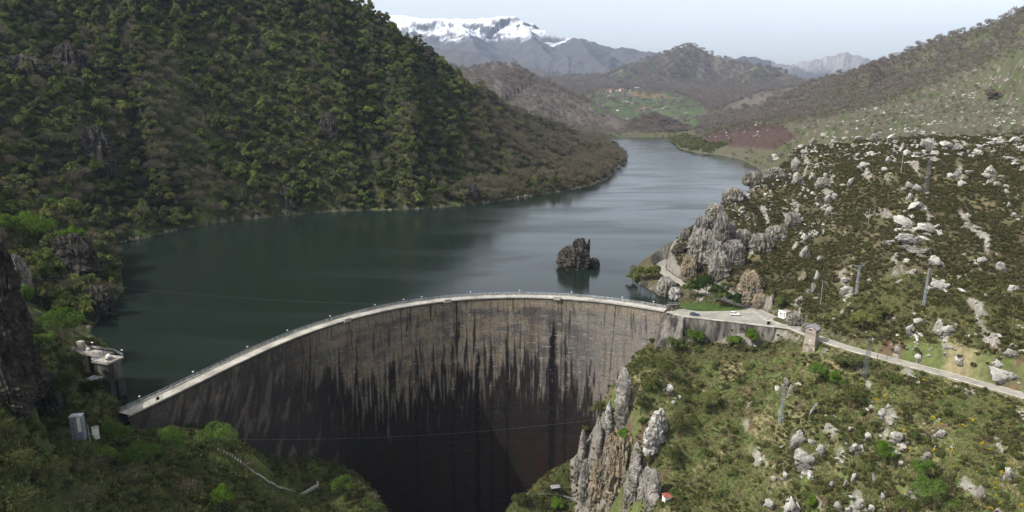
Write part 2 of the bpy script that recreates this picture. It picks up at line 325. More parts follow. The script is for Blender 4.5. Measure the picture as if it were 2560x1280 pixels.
XYZ = [(-300,200,110),(-350,350,120),(-215,110,95),(-450,500,160),(-170,30,80),(-600,700,250),(-185,170,75),  # unseen ground left of view, raised to cast shade on the lower bank
 (0,318,-112),(28,309,-102),(34,309,-95),(25,300,-100),(33,298,-88),(42,303,-50),(40,290,-55),(50,310,-38),(24,296,-99),(30,296,-94),(37,296,-70),(20,270,-104),(28,275,-100),(58,314,-26),(-30,300,-126),(-48,285,-120),(-45,310,-122),(-20,285,-118),(22,262,-100),(0,200,-108),(-10,120,-115),(0,60,-120),(-35,200,-85),(-70,120,-30),(-90,80,5),
 (120,100,-25),(60,150,-60),(45,180,-80),(60,90,-85),(160,60,-15),(220,150,10),(260,220,40),(400,400,80),(30,230,-95),
 (-3000,9000,200),(5000,9000,200),(-8000,5000,200),(8000,4000,300),(0,7000,130),(2500,5000,120),(0,13500,200),(-1500,4000,60),(500,1900,-12),
 (0,450,-60),(0,700,-50),(200,1000,-40),(260,1300,-20),(-60,380,-80),(-120,420,-50),(-2000,1500,200),(2500,1500,300)]
pts = np.array([P(*c) for c in CTRL] + XYZ + [(a[0], a[1], -4) for a in SH_NL + SH_L + SH_R])
KX = 1.0
def lp(x, y): return np.arctan2(x, y), .5 * np.log(x * x + y * y)
pa, pb = lp(pts[:, 0], pts[:, 1])
def kern(d2): return np.sqrt(d2 + .0004)
A = kern((pa[:, None] - pa[None]) ** 2 + (pb[:, None] - pb[None]) ** 2)
n_ = len(pts); Q = np.c_[np.ones(n_), pa, pb]
S = np.block([[A + np.eye(n_) * 1e-4, Q], [Q.T, np.zeros((3, 3))]])
# far points weigh as slopes, not metres
wts = np.linalg.solve(S, np.r_[pts[:, 2], 0, 0, 0])
def rbf(x, y):
    sh = np.shape(x); a, b = lp(np.ravel(x), np.ravel(y)); out = np.empty(len(a))
    for i in range(0, len(a), 100000):
        s = slice(i, i + 100000); k = kern((a[s, None] - pa[None]) ** 2 + (b[s, None] - pb[None]) ** 2)
        out[s] = k @ wts[:n_] + wts[n_] + wts[n_ + 1] * a[s] + wts[n_ + 2] * b[s]
    return out.reshape(sh)

RIDGES = [  # (crest as (u, v, distance), drop, falloff slope)
 ([(0,-560,820),(400,-300,800),(700,-100,810),(870,4,840),(940,36,860),(990,88,880),(1060,116,900),(1080,150,915),(1110,178,950),(1180,218,1020),(1240,250,1080),(1310,282,1150),(1400,315,1230),(1480,350,1290)], 0, 1.0),
 ([(2760,-90,1400),(2560,24,1500),(2480,55,1530),(2400,84,1560),(2300,114,1640),(2180,160,1750),(2100,186,1850),(1990,214,2050),(1900,234,2200),(1800,268,2350),(1740,292,2400)], 0, .5),
 ([(1050,156,2400),(1170,174,2300),(1235,158,2300),(1290,169,2250),(1350,201,2200),(1410,228,2100),(1460,249,2050),(1520,277,1950),(1552,296,1900)], 0, .45),
 ([(1552,328,1810),(1590,300,1840),(1630,284,1860),(1670,294,1850),(1718,320,1820)], 0, .45),
 ([(1500,198,4200),(1600,154,4600),(1660,131,4800),(1725,116,5000),(1780,132,4900),(1830,154,4700),(1900,170,4300),(1960,180,4100),(2000,197,4000),(2060,220,4000)], 0, .48),
 ([(1725,116,5000),(1680,165,4300),(1600,200,3900),(1540,222,3700)], 0, .5),
 ([(1900,170,4300),(1850,205,3700),(1760,245,3200)], 0, .5),
 ([(880,28,11000),(950,37,11000),(1000,41,11000),(1060,46,11000),(1120,48,11000),(1200,45,11000),(1240,40,11000),(1285,41,11000),(1300,56,10800),(1350,76,10600),(1400,94,10400),(1450,97,9500),(1500,108,9000),(1545,124,8800),(1575,117,8500),(1610,128,8300),(1650,133,8000),(1720,150,7800)], 0, .42),
 ([(1150,62,10500),(1180,100,9300),(1200,135,8300)], 0, .5), ([(1300,60,10700),(1340,105,9300),(1380,140,8200)], 0, .5),
 ([(1040,115,7500),(1150,125,7000),(1300,165,6500),(1420,192,6000)], 0, .4), ([(1100,172,5000),(1250,192,4800),(1400,212,4500)], 0, .4),
 ([(1450,99,9500),(1470,130,8000),(1520,175,6800)], 0, .45),
 ([(1780,160,8500),(1830,148,8500),(1890,140,8500),(1930,148,8500),(1980,165,8300),(2040,185,8000)], 0, .42),
 ([(1960,165,10000),(2000,152,10000),(2060,142,10000),(2110,134,10000),(2150,142,10000),(2180,150,10000),(2260,168,10000)], 0, .6),
]
RW = []
for pl, drop, sl in RIDGES:
    q = np.array([P(*c) for c in pl]); RW.append((q[:, :2], q[:, 2] - drop, sl))
road_xy = [(p.x, p.y) for p in ROADL]; road_z = [p.z for p in ROADL]

def ledges(x, y):
    rh = sstep(60, 130, x) * sstep(275, 330, y) * (np.hypot(x, y) < 1000) * sstep(-.12, .12, fbm(x / 55, y / 55, 3, 45))
    s1 = (x * .92 - y * .38 + 13 * fbm(x / 45, y / 45, 4, 44)) / 21
    rr = sstep(60, 90, x) * sstep(275, 255, y) * sstep(-.12, .12, fbm(x / 32, y / 32, 3, 47)); s2 = (x * .97 - y * .24 + 8 * fbm(x / 25, y / 25, 4, 46)) / 14
    return s1 - np.floor(s1), rh, s2 - np.floor(s2), rr
def ledge_rock(x, y):
    f1, k1, f2, k2 = ledges(x, y); br = fbm(x / 6, y / 11, 4, 48)
    return np.clip((f1 < .16) * (k1 > .35) * sstep(-.12, .06, br) + (f2 < .2) * (k2 > .35) * sstep(-.05, .12, br), 0, 1)
PADS = []   # (x, y, z, radius): levelled spots
def height(x, y):
    x = np.asarray(x, float); y = np.asarray(y, float); R = np.hypot(x, y)
    # warp so that slopes get gullies
    wx = x + 14 * fbm(x / 90, y / 90, 3, 50) * sstep(380, 700, R); wy = y + 14 * fbm(x / 90 + 7, y / 90, 3, 51) * sstep(380, 700, R)
    z = rbf(wx, wy)
    for i, (q, zc, sl) in enumerate(RW):
        rmin = q[:, 1].min(); ext = 3200 if rmin > 3000 else 900
        bx0, by0 = q.min(0) - ext; bx1, by1 = q.max(0) + ext
        m = (x > bx0) & (x < bx1) & (y > by0) & (y < by1)
        if not m.any(): continue
        xm, ym = x[m], y[m]; sc = np.clip(R[m] / 9, 60, 900)
        nx = fbm(xm / sc, ym / sc, 3, 60 + i)
        d, zz = segdist(xm, ym, q, val=zc)
        d = d * (1 + .35 * nx) + 0
        zr = zz - sl * d * (1 - .00003 * d)
        er = ridged(xm / (sc * .8), ym / (sc * .8), 4, 80 + i) - .35
        zr = zr + er * np.minimum(d * (.3 if rmin < 1800 or rmin > 6000 else .2), sc * (.22 if rmin < 1800 or rmin > 6000 else .12))
        k = np.clip(R[m] * .006, 3, 40); zo = z[m]
        hh = np.clip(.5 + .5 * (zr - zo) / k, 0, 1)
        z[m] = zo + (zr - zo) * hh + k * hh * (1 - hh)
    far = sstep(1300, 2200, R)
    z = z + far * (fbm(x / 260, y / 260, 5, 3) * np.clip(R * .006, 0, 60) + fbm(x / 40, y / 40, 3, 5) * 4)
    # shores
    ds = np.full(x.shape, 1e9)
    near = R < 2300
    for sh in SHORES: ds[near] = np.minimum(ds[near], segdist(x[near], y[near], sh))
    droad, zroad = segdist(x, y, road_xy, val=road_z)
    park = pip(x, y, PARK) | pip(x, y, LAWN)
    dpk = np.where(park, 0, segdist(x, y, PARK + LAWN[::-1], True))
    calm = sstep(3, 10, droad) * sstep(0, 6, dpk) * sstep(0, 14, ds)
    left = sstep(0, -60, x - (y - 620) * .35) * sstep(300, 420, R)        # big wooded mountain
    mid = (1 - far)
    rough = 3.0 * fbm(x / 34, y / 34, 4, 9) + .7 * fbm(x / 7, y / 7, 3, 12)
    z = z + mid * calm * rough * np.clip(R / 300, .5, 1.5)
    gul = ridged(x / 75 + .4 * y / 75, y / 130, 4, 21) - .45
    crag = sstep(.15, .75, fbm(x / 45, y / 45, 3, 33)) * 16 * (.5 + fbm(x / 11, y / 11, 3, 34))
    z = z + mid * calm * left * (gul * 9 + crag * .6)
    f1, k1, f2, k2 = ledges(x, y)                                            # upturned limestone beds breaking out as ledges
    z = z + calm * k1 * 3.4 * (sstep(.0, .10, f1) - f1) + calm * k2 * 3.0 * (sstep(.0, .12, f2) - f2)
    # lake bed and banks
    lake = pip(x, y, LAKE) & (R < 2300)
    da = np.arctan2(y - DC[1], x - DC[0]); down = (np.hypot(x - DC[0], y - DC[1]) < np.polyval(pc, np.clip(da, ang[-1], ang[0])) + 2.5) | (y < 198)
    cap = -3.4 + np.where(x < 60, 1.15, 2.2) * np.maximum(ds - 1, 0); z = np.where((ds < 160) & ~down & ~lake & (R < 1500), np.minimum(z, cap + 2 * np.abs(fbm(x / 9, y / 9, 3, 71))), z)
    dd = segdist(x, y, list(zip(dx_[::20].tolist(), dy_[::20].tolist())))
    z = np.where(down & (dd < 30), np.minimum(z, -1.5 + .0 * dd + np.where(x < -100, 6, 0) * sstep(3, 12, dd)), z)
    z = np.where(lake, np.minimum(-4.3 - .55 * ds, -4.3), z)
    bank = (~lake) & (ds < 40) & (y > 235) & ~down & ~((x > 60) & (y < 312 - .5 * (x - 72)))
    z = np.where(bank, np.maximum(z, -3.9 + .28 * ds + 1.0 * np.abs(fbm(x / 5, y / 5, 2, 70)) * sstep(0, 3, ds)), z)
    # road, car park
    rw = np.where(R < 345, 3.4, 3.2)
    k = sstep(rw + 2.6, rw, droad); z = z * (1 - k) + (zroad - .12) * k
    nearr = (x > 112) & (R < 330); _, yr = segdist(x, y, road_xy, val=[q[1] for q in road_xy])
    z = np.where(nearr & (y < yr) & (droad > rw), np.minimum(z, -.35 - .2 * (droad - rw)), z)
    k = sstep(1.2, .2, dpk); z = z * (1 - k) + (-.12) * k
    for (px, py, pz, pr) in PADS:
        k = sstep(pr + 2.5, pr, np.hypot(x - px, y - py)); z = z * (1 - k) + pz * k
    return z
# levelled spots: intake tower bank, cabins, tower house
PADS += [(*W(1964, 800, .3)[:2], .2, 4.0)]

# ---------------- ground sheet: one polar grid reaching the far mountains ----------------
NR, NC = 980, 960
th_in = np.linspace(-R_(38.5), R_(38.5), NC); th_l = np.linspace(-R_(86), -R_(39), 50); th = np.concatenate([th_l, th_in, -th_l[::-1]])
# denser rows where the picture needs them
lr = np.linspace(math.log(62), math.log(14500), NR); rr_ = np.exp(lr)
TH, RR = np.meshgrid(th, rr_); GX = RR * np.sin(TH); GY = RR * np.cos(TH)
GZ = height(GX, GY)
EL = (GZ - CAMZ) / RR; VMAX = np.maximum.accumulate(EL, 0)
def cast(u, v, lake=False):
    """where the sight line of the photograph's pixel meets the ground"""
    u = np.atleast_1d(np.asarray(u, float)); v = np.atleast_1d(np.asarray(v, float)); a, b, c = ray(u, v)
    az = np.arctan2(a, b); sl = c / np.hypot(a, b)
    ci = np.clip(np.searchsorted(th, az), 1, len(th) - 1); t = (az - th[ci - 1]) / (th[ci] - th[ci - 1])
    col = VMAX[:, ci - 1] * (1 - t) + VMAX[:, ci] * t
    hit = col >= sl[None]; idx = np.where(hit.any(0), hit.argmax(0), NR - 1); i0 = np.maximum(idx - 1, 0); k = np.arange(len(u))
    e0, e1 = col[i0, k], col[idx, k]; f = np.clip((sl - e0) / np.where(e1 - e0 == 0, 1, e1 - e0), 0, 1)
    r = rr_[i0] * (1 - f) + rr_[idx] * f
    return np.stack([r * np.sin(az), r * np.cos(az), CAMZ + sl * r], 1)
def gz(x, y):
    """bilinear ground height"""
    x = np.asarray(x, float); y = np.asarray(y, float); a = np.arctan2(x, y); l = .5 * np.log(x * x + y * y)
    ci = np.clip(np.searchsorted(th, a), 1, len(th) - 1); t = np.clip((a - th[ci - 1]) / (th[ci] - th[ci - 1]), 0, 1)
    q = np.clip((l - lr[0]) / (lr[1] - lr[0]), 0, NR - 1.001); i = q.astype(int); f = q - i
    return (GZ[i, ci - 1] * (1 - t) + GZ[i, ci] * t) * (1 - f) + (GZ[i + 1, ci - 1] * (1 - t) + GZ[i + 1, ci] * t) * f
def seen(x, y, h=4.0):
    a = np.arctan2(x, y); r = np.hypot(x, y); l = np.log(r); ci = np.clip(np.searchsorted(th, a), 0, len(th) - 1)
    i = np.clip(((l - lr[0]) / (lr[1] - lr[0])).astype(int) - 2, 0, NR - 1)
    u, v = project(x, y, gz(x, y) + h / 2)
    return ((gz(x, y) + h - CAMZ) / r > VMAX[i, ci] - .001) & (u > -60) & (u < 2620) & (v > -60) & (v < 1340)

# ground colour by place
gzr = np.gradient(GZ, axis=0) / np.gradient(RR, axis=0); gzt = np.gradient(GZ, axis=1) / (RR * np.gradient(TH, axis=1))
SLOPE = np.hypot(gzr, gzt)
U, V_ = project(GX, GY, GZ)
def c3(*a): return np.array(a)[None, None]
n_big = fbm(GX / 120, GY / 120, 4, 101); n_mid = fbm(GX / 22, GY / 22, 4, 102); n_fin = fbm(GX / 5, GY / 5, 3, 103)
def mixc(C, c, k): return C * (1 - k[..., None]) + np.asarray(c)[None, None] * k[..., None]
C = np.zeros(GX.shape + (3,)) + c3(.05, .055, .02)
C = mixc(C, (.085, .07, .04), sstep(-.1, .3, n_mid)); C = mixc(C, (.07, .1, .025), sstep(.05, .35, n_fin + .5 * n_big))
ROCKM = {}
R2 = RR
left = (GX < (GY - 620) * .35 + 20) & (R2 > 300)
rocky = sstep(1.15, 1.7, SLOPE + .5 * n_fin) * (R2 < 1400)
C = mixc(C, (.042, .045, .018), left * 1.0 * (R2 < 1400)); C = mixc(C, (.07, .095, .022), left * sstep(.05, .3, n_mid + .4 * n_fin) * (R2 < 1400))
C = mixc(C, (.03, .03, .023), rocky * left); C = mixc(C, (.055, .055, .045), rocky * left * sstep(.1, .3, n_mid)); C = mixc(C, (.045, .055, .018), rocky * left * sstep(.05, .25, n_fin))
right = (GX > 60) & (R2 > 225) & (R2 < 1000) & ~left
C = mixc(C, (.075, .065, .036), right * 1.0); C = mixc(C, (.12, .105, .055), right * sstep(.05, .35, n_mid)); C = mixc(C, (.075, .09, .032), right * sstep(.15, .4, n_fin - n_mid * .3) * .6)
C = mixc(C, (.2, .185, .16), (~left) * sstep(1.0, 1.5, SLOPE + .6 * n_fin) * (R2 < 700) * (R2 > 150) * (GX > 30))
low = (GX > 40) & (R2 <= 300) & (V_ > 830)
C = mixc(C, (.105, .125, .045), low * 1.0); C = mixc(C, (.22, .19, .105), low * sstep(.0, .3, n_mid + .3 * n_fin)); C = mixc(C, (.1, .068, .045), low * sstep(.05, .3, n_fin - n_mid * .5)); C = mixc(C, (.075, .11, .032), low * sstep(.1, .35, fbm(GX / 9, GY / 9, 3, 107)) * .7)
lowl = (GX < -10) & (R2 < 300)
C = mixc(C, (.055, .07, .022), lowl * 1.0); C = mixc(C, (.12, .15, .04), lowl * sstep(.0, .3, n_mid + .2 * n_fin) * sstep(-150, -90, GX))
C = mixc(C, (.25, .235, .205), ledge_rock(GX, GY) * (R2 < 1000) * (.8 + .5 * n_fin))
# long slope on the right
lng = (GX > 150) & (R2 > 700) & (R2 < 2600)
C = mixc(C, (.09, .082, .055), lng * 1.0); C = mixc(C, (.07, .085, .035), lng * sstep(-.05, .3, n_mid + .5 * n_big))
C = mixc(C, (.2, .185, .16), lng * sstep(.32, .45, n_fin) * pip(U, V_, [(2100, 300), (2300, 230), (2450, 160), (2560, 120), (2560, 340), (2300, 340), (2150, 340), (1750, 345), (1780, 300)]))
burg = pip(U, V_, [(1742, 350), (1790, 322), (1880, 308), (1950, 312), (1990, 340), (1940, 375), (1860, 368), (1770, 362)]) & (R2 > 1000) & (R2 < 2000)
C = mixc(C, (.062, .037, .034), burg * (.9 + .1 * n_fin))
# far land: brown woods, meadows, snow, painted haze
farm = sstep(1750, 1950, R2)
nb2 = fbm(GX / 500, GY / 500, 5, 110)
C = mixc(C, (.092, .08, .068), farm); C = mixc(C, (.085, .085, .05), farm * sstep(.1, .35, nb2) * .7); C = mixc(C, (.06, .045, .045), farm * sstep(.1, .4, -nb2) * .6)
fld = pip(U, V_, [(1455, 240), (1500, 226), (1600, 224), (1690, 232), (1745, 255), (1770, 285), (1740, 318), (1640, 300), (1560, 335), (1480, 330), (1500, 290)]) & (R2 > 1960) & (R2 < 3800)
fn = fbm(GX / 90, GY / 160, 3, 120); hedge = np.abs(fn * 3 - np.round(fn * 3)) < .06
C = mixc(C, (.068, .092, .042), fld * sstep(-.35, -.15, fn + .3 * n_mid)); C = mixc(C, (.06, .07, .035), fld * hedge * .8)
C = mixc(C, (.09, .085, .05), fld * sstep(.25, .4, n_mid) * .8)
mead = sstep(.22, .34, fbm(GX / 260 + 3, GY / 420, 4, 130)) * sstep(3200, 4200, R2) * sstep(520, 330, GZ)
C = mixc(C, (.11, .14, .07), mead * .7); ft = fbm(GX / 38, GY / 70, 4, 135); C = C * (1 + (farm * .45 * ft)[..., None])
for q in ([(1560, 228), (1640, 232), (1700, 246), (1600, 246)], [(1480, 216), (1560, 222), (1560, 232), (1490, 228)]):
    C = mixc(C, (.2, .13, .08), (pip(U, V_, q) & (R2 > 2500)) * .5)
sn = sstep(770, 960, GZ + 240 * fbm(GX / 500, GY / 500, 4, 140) + 130 * fbm(GX / 110, GY / 110, 4, 141)) * (GX < 1400)
sn = sn * sstep(.62, .40, SLOPE * .55 + .35 * np.abs(fbm(GX / 160, GY / 160, 4, 142)) + 0.05)
C = mixc(C, (.07, .07, .078), sstep(5000, 7500, R2) * .75); C = mixc(C, (.72, .74, .78), sn * (R2 > 6000))  # far ground turned blue-grey with distance, haze put into the colour
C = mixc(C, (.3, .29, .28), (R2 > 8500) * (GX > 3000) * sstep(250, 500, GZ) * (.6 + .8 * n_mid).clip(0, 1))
shd = np.full(GX.shape, 1e9)
for sh in SHORES: shd[RR < 2300] = np.minimum(shd[RR < 2300], segdist(GX[RR < 2300], GY[RR < 2300], sh))
C = mixc(C, (.11, .1, .085), (shd < 2.5) * sstep(.0, .2, n_fin) * (R2 < 1500) * 1.0)
C = mixc(C, (.13, .2, .04), (pip(GX, GY, LAWN)) * 1.0)
C = np.clip(C * (1 + .25 * n_fin[..., None]), .008, .9)
nr, nc = GX.shape; I = np.arange(nr * nc).reshape(nr, nc)
Fq = np.stack([I[:-1, :-1], I[:-1, 1:], I[1:, 1:], I[1:, :-1]], -1).reshape(-1, 4)
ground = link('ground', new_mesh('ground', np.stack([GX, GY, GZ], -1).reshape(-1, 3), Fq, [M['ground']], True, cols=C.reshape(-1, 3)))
tag(ground, kind='structure')

# ---------------- water ----------------
m, t, out = nmat('lake_water'); M['water'] = m
b = N(t, 'ShaderNodeBsdfPrincipled'); tc = N(t, 'ShaderNodeTexCoord')
b.inputs['Base Color'].default_value = (.010, .0165, .0125, 1); b.inputs['IOR'].default_value = 1.333; b.inputs['Specular IOR Level'].default_value = .5
mp = N(t, 'ShaderNodeMapping'); mp.inputs['Scale'].default_value = (.008, .028, 1); mp.inputs['Rotation'].default_value = (0, 0, .25); L(t, tc.outputs['Object'], mp.inputs[0])
n1 = N(t, 'ShaderNodeTexNoise'); n1.inputs['Scale'].default_value = 1.0; n1.inputs['Detail'].default_value = 3; n1.inputs['Distortion'].default_value = .8; L(t, mp.outputs[0], n1.inputs['Vector'])
mr = N(t, 'ShaderNodeMapRange'); mr.inputs[1].default_value = .38; mr.inputs[2].default_value = .66; mr.inputs[3].default_value = .07; mr.inputs[4].default_value = .26; L(t, n1.outputs[0], mr.inputs[0])
L(t, mr.outputs[0], b.inputs['Roughness'])
mp2 = N(t, 'ShaderNodeMapping'); mp2.inputs['Scale'].default_value = (.35, .9, 1); L(t, tc.outputs['Object'], mp2.inputs[0])
n2 = N(t, 'ShaderNodeTexNoise'); n2.inputs['Scale'].default_value = 1.0; n2.inputs['Detail'].default_value = 4; L(t, mp2.outputs[0], n2.inputs['Vector'])
bp = N(t, 'ShaderNodeBump'); bp.inputs['Strength'].default_value = .22; bp.inputs['Distance'].default_value = .3; L(t, n2.outputs[0], bp.inputs['Height']); L(t, bp.outputs[0], b.inputs['Normal'])
L(t, b.outputs[0], out.inputs[0])
def outward(poly, d):
    out = []; n = len(poly)
    ar = sum(poly[i][0] * poly[(i + 1) % n][1] - poly[(i + 1) % n][0] * poly[i][1] for i in range(n)); sg = 1 if ar > 0 else -1
    for i in range(n):
        a, b2 = poly[i - 1], poly[(i + 1) % n]; tx, ty = b2[0] - a[0], b2[1] - a[1]; l = math.hypot(tx, ty) or 1
        out.append((poly[i][0] + sg * ty / l * d, poly[i][1] - sg * tx / l * d))
    return out
wp = outward(LAKE, 3.5)
wp[:60] = [tuple(float(c) for c in dam_s(s, 2.6)[:2]) for s in np.linspace(0, DLEN, 60)]
tri = tessellate_polygon([[Vector((p[0], p[1], 0)) for p in wp]])
water = link('water', new_mesh('water', [(p[0], p[1], -4) for p in wp], [list(f) for f in tri], [M['water']])); tag(water, kind='structure')
# ---------------- arch dam ----------------
dam = empty('arch_dam', (0, 0, 0), label='huge curved concrete arch dam streaked black, holding back the lake across the gorge', cat='dam')
ns, nz = 720, 250
s_ = np.linspace(-6, DLEN + 3, ns); z_ = -np.linspace(0, 1, nz) ** 1.05 * 118 - .35
Sg, Zg = np.meshgrid(s_, z_); X0, Y0, TX, TY = dam_s(np.clip(Sg, 0, DLEN)); X0 = X0 + TX * (Sg - np.clip(Sg, 0, DLEN)) * -np.sign(ang[-1] - ang[0]) * -1; Y0 = Y0 + TY * (Sg - np.clip(Sg, 0, DLEN))
DX, DY = dam_scale(X0, Y0, Zg)
Gs = np.interp(DX, dx_, SL)      # arc position straight above each point: water runs straight down
rel = .12 * fbm(Sg / 3, Zg / 3, 3, 200) + .06 * (np.abs((Zg / 2.0) % 1 - .5) < .06)
DY = DY - rel
# weathering as seen on the face, with some light and shade painted in
c0 = np.zeros(Sg.shape + (3,)) + np.array([.195, .165, .132])
blk = np.floor(Sg / 13.6); lift = np.floor(Zg / 2.0 + .3 * _h(blk, blk * 0, 5))
tone = _h(blk, lift, 9) - .5; tone2 = _h(blk, np.floor(Zg / 9), 10) - .5
c0 *= (1 + .12 * tone + .2 * tone2)[..., None]
wn = fbm(Sg / 22, Zg / 10, 4, 201); wide = fbm(Gs / 10, Zg / 50, 3, 202); mid_ = fbm(Gs / 3.4, Zg / 32, 4, 206); thin = fbm(Gs / 1.3, Zg / 18, 4, 203); fine = fbm(Sg / .8, Zg / 1.2, 3, 204)
def mx(C, c, k): k = np.clip(k, 0, 1)[..., None]; return C * (1 - k) + np.array(c) * k
c0 = mx(c0, (.25, .195, .135), sstep(-.1, .35, wn) * .55)                          # warm patches
c0 = mx(c0, (.095, .093, .095), sstep(-.05, .25, fbm(Sg / 11, Zg / 5, 4, 205)) * .75)  # grey washed blocks
un = Sg / DLEN
rgt = sstep(.74, .88, un); c0 = mx(c0, (.2, .19, .18), rgt * .7); c0 = mx(c0, (.075, .075, .08), sstep(.70, .76, un) * sstep(.9, .82, un) * sstep(-.25, .15, wn + .3 * mid_) * .75)  # paler right end: sun-facing tone painted in, grey patches over it
c0 = mx(c0, (.235, .2, .15), sstep(-5.4, -4.6, Zg) * .8 * sstep(.3, .4, un) * (1 - rgt * .3))
c0 = mx(c0, (.24, .225, .2), sstep(-6, -14, Zg) * sstep(.08, .4, thin + .4 * fine) * (1 - rgt) * .5)
lim = np.interp(un, [0, .1, .2, .3, .38, .45, .55, .62, .7, .78, .84, .88, .93, 1], [2, 0, -3, -11, -21, -27, -28, -26, -22, -27, -34, -46, -62, -80])
kd = sstep(10, -44, Zg - lim + 14 * wide); nz_ = mid_ * .75 + thin * .75 + .25 * wide
black = sstep(-.2, .22, (kd - .30) * 1.25 - nz_) * (1 - .5 * sstep(.1, .4, thin - .3 * mid_) * (kd < .97) * sstep(1.0, .6, kd))
c0 = mx(c0, (.017, .014, .013), black * .96)
c0 = mx(c0, (.032, .016, .010), black * sstep(-60, -85, Zg) * sstep(-.2, .3, mid_ + .5 * thin) * .8)
lf = sstep(.40, .24, un); c0 = mx(c0, (.038, .035, .034), lf * sstep(-.35, .1, -wn * .6 + .4 * mid_ - Zg / 60) * .85)  # left end darkened: staining plus painted shade of the side facing away
c0 = mx(c0, (.15, .13, .105), lf * sstep(.04, .34, fbm(Gs / 5, Zg / 14, 4, 215)) * .55)
for c_, w_, a_ in [(.648, 1.8, 1), (.705, 1.2, .9), (.79, 2.6, 1), (.815, 1.2, .9), (.60, 1, .7), (.53, .9, .7), (.675, .9, .8), (.86, 1.0, .7)]:
    d = np.abs(Gs - c_ * DLEN + 1.4 * fbm(Sg * 0, Zg / 9, 3, int(c_ * 1000))); top_ = {.79: -10, .815: -14, .648: -20, .86: -22}.get(c_, -16)
    c0 = mx(c0, (.010, .009, .010), sstep(w_, w_ * .4, d + .8 * np.abs(thin)) * sstep(top_, top_ - 8, Zg + 8 * thin) * a_)
jd = np.abs((Sg / 13.6 + .5) % 1 - .5) * 13.6; strong = (np.round(Sg / 13.6) % 2 == 0)
jw = .26 + .5 * np.clip(fbm(Sg * 0 + blk, Zg / 5, 3, 220) + .15, 0, 1)
c0 = mx(c0, (.02, .018, .018), sstep(jw, jw * .4, jd) * np.where(strong, .85, .3) * (.6 + .9 * np.clip(fbm(Sg * 0 + blk * 3, Zg / 8, 2, 225) + .3, 0, 1)))
c0 = mx(c0, (.04, .036, .033), (np.abs((Zg / 2.0) % 1 - .5) < .06) * sstep(.05, .35, fbm(Sg / 6, Zg / 2, 2, 221)) * .6)
c0 = mx(c0, (.36, .35, .32), (np.abs((Zg / 2.0) % 1 - .42) < .09) * sstep(.22, .36, fbm(Sg / 3.5, Zg / 2, 3, 222)) * (1 - black * .97) * (1 - lf * .8) * .6)
c0 = mx(c0, (.32, .3, .27), sstep(.36, .5, fbm(Sg / .8, Zg / 7, 3, 223)) * (1 - .93 * black) * (1 - lf * .7) * .5 * sstep(-95, -60, Zg))
c0 = mx(c0, (.085, .052, .028), sstep(.15, .45, mid_ - .2 * fine) * (1 - black) * .45)
c0 = mx(c0, (.03, .027, .025), sstep(-1.6, -.6, Zg + .8 * np.abs(thin)) * .75)  # dark band below the walkway: shade of its overhang painted on
drips = sstep(.2, .34, fbm(Gs / .8, Zg / 30, 3, 230)) * sstep(-12, -2, Zg + 5 * mid_); c0 = mx(c0, (.04, .036, .033), drips * .7)
c0 = np.clip(c0 * np.array([.88, .86, .83]) * (1 + .3 * fine[..., None]), .005, .6)
M['dam'] = principled('dam_concrete', (1, 1, 1), vcol=True, scale=1.2, var=.25, bump=.5, bscale=1.5, bdist=.2)
I = np.arange(ns * nz).reshape(nz, ns); Fd = np.stack([I[:-1, :-1], I[1:, :-1], I[1:, 1:], I[:-1, 1:]], -1).reshape(-1, 4)
Vd = np.stack([DX, DY, Zg], -1).reshape(-1, 3)
# closed body: add the upstream side, coarser
k = len(Vd); su = np.linspace(0, ns - 1, 120).astype(int); ux, uy, _, _ = dam_s(np.clip(s_[su], 0, DLEN), 4.4)
bx, by = dam_scale(ux, uy, np.full(120, -118.0)); by = by + 14
Vu = np.r_[np.c_[ux, uy, np.full(120, -.35)], np.c_[bx, by, np.full(120, -118.0)]]
Fu = [[k + i, k + i + 1, k + 121 + i, k + 120 + i] for i in range(119)]
Ft = [[int(su[i]), int(su[i + 1]), k + i + 1, k + i] for i in range(119)]
ca = np.r_[c0.reshape(-1, 3), np.zeros((240, 3)) + .12]
face = link('dam_wall', new_mesh('dam_wall', np.r_[Vd, Vu], np.r_[Fd, np.array(Fu), np.array(Ft)], [M['dam']], True, cols=ca), dam)

ss = np.linspace(-1, DLEN + 1, 170)
def edge(off, z, s=ss):
    sc_ = np.clip(s, 0, DLEN); x, y, tx, ty = dam_s(sc_, off); e = s - sc_; return [(float(a + c * f), float(b2 + d * f), z) for a, b2, c, d, f in zip(x, y, tx, ty, e)]
def band(mb, o0, o1, z0, z1, s=ss):
    a, b2, c, d = edge(o0, z1, s), edge(o1, z1, s), edge(o0, z0, s), edge(o1, z0, s)
    mb.strip(a, b2); mb.strip(c, a); mb.strip(b2, d); mb.strip(d, c)
    n = len(a); mb.add([a[0], b2[0], d[0], c[0]], [(0, 1, 2, 3)]); mb.add([a[-1], b2[-1], d[-1], c[-1]], [(3, 2, 1, 0)]); return mb
sgn = 1
band(MB(), -.45, 4.6, -.35, 0.0).obj('walkway', M['deck'], dam)
band(MB(), -.46, -.2, 0.0, .12).obj('kerb', M['concrete'], dam)
up = MB(); band(up, 4.3, 4.75, 0.002, .35); up.obj('upstream_kerb', M['concrete'], dam)
def railing(name, off, s0, s1, step, zb, h=1.05, r=.05, rails=(1.05, .7, .35)):
    mb = MB(); s = np.arange(s0, s1, step); x, y, _, _ = dam_s(s, off); pts_ = [Vector((float(a), float(b2), zb)) for a, b2 in zip(x, y)]
    for p in pts_: mb.tube(p, p + Vector((0, 0, h)), r, n=4)
    for q in rails:
        for a, b2 in zip(pts_[:-1], pts_[1:]): mb.tube(a + Vector((0, 0, q)), b2 + Vector((0, 0, q)), r * .9, n=4)
    return mb.obj(name, M['rail'], dam)
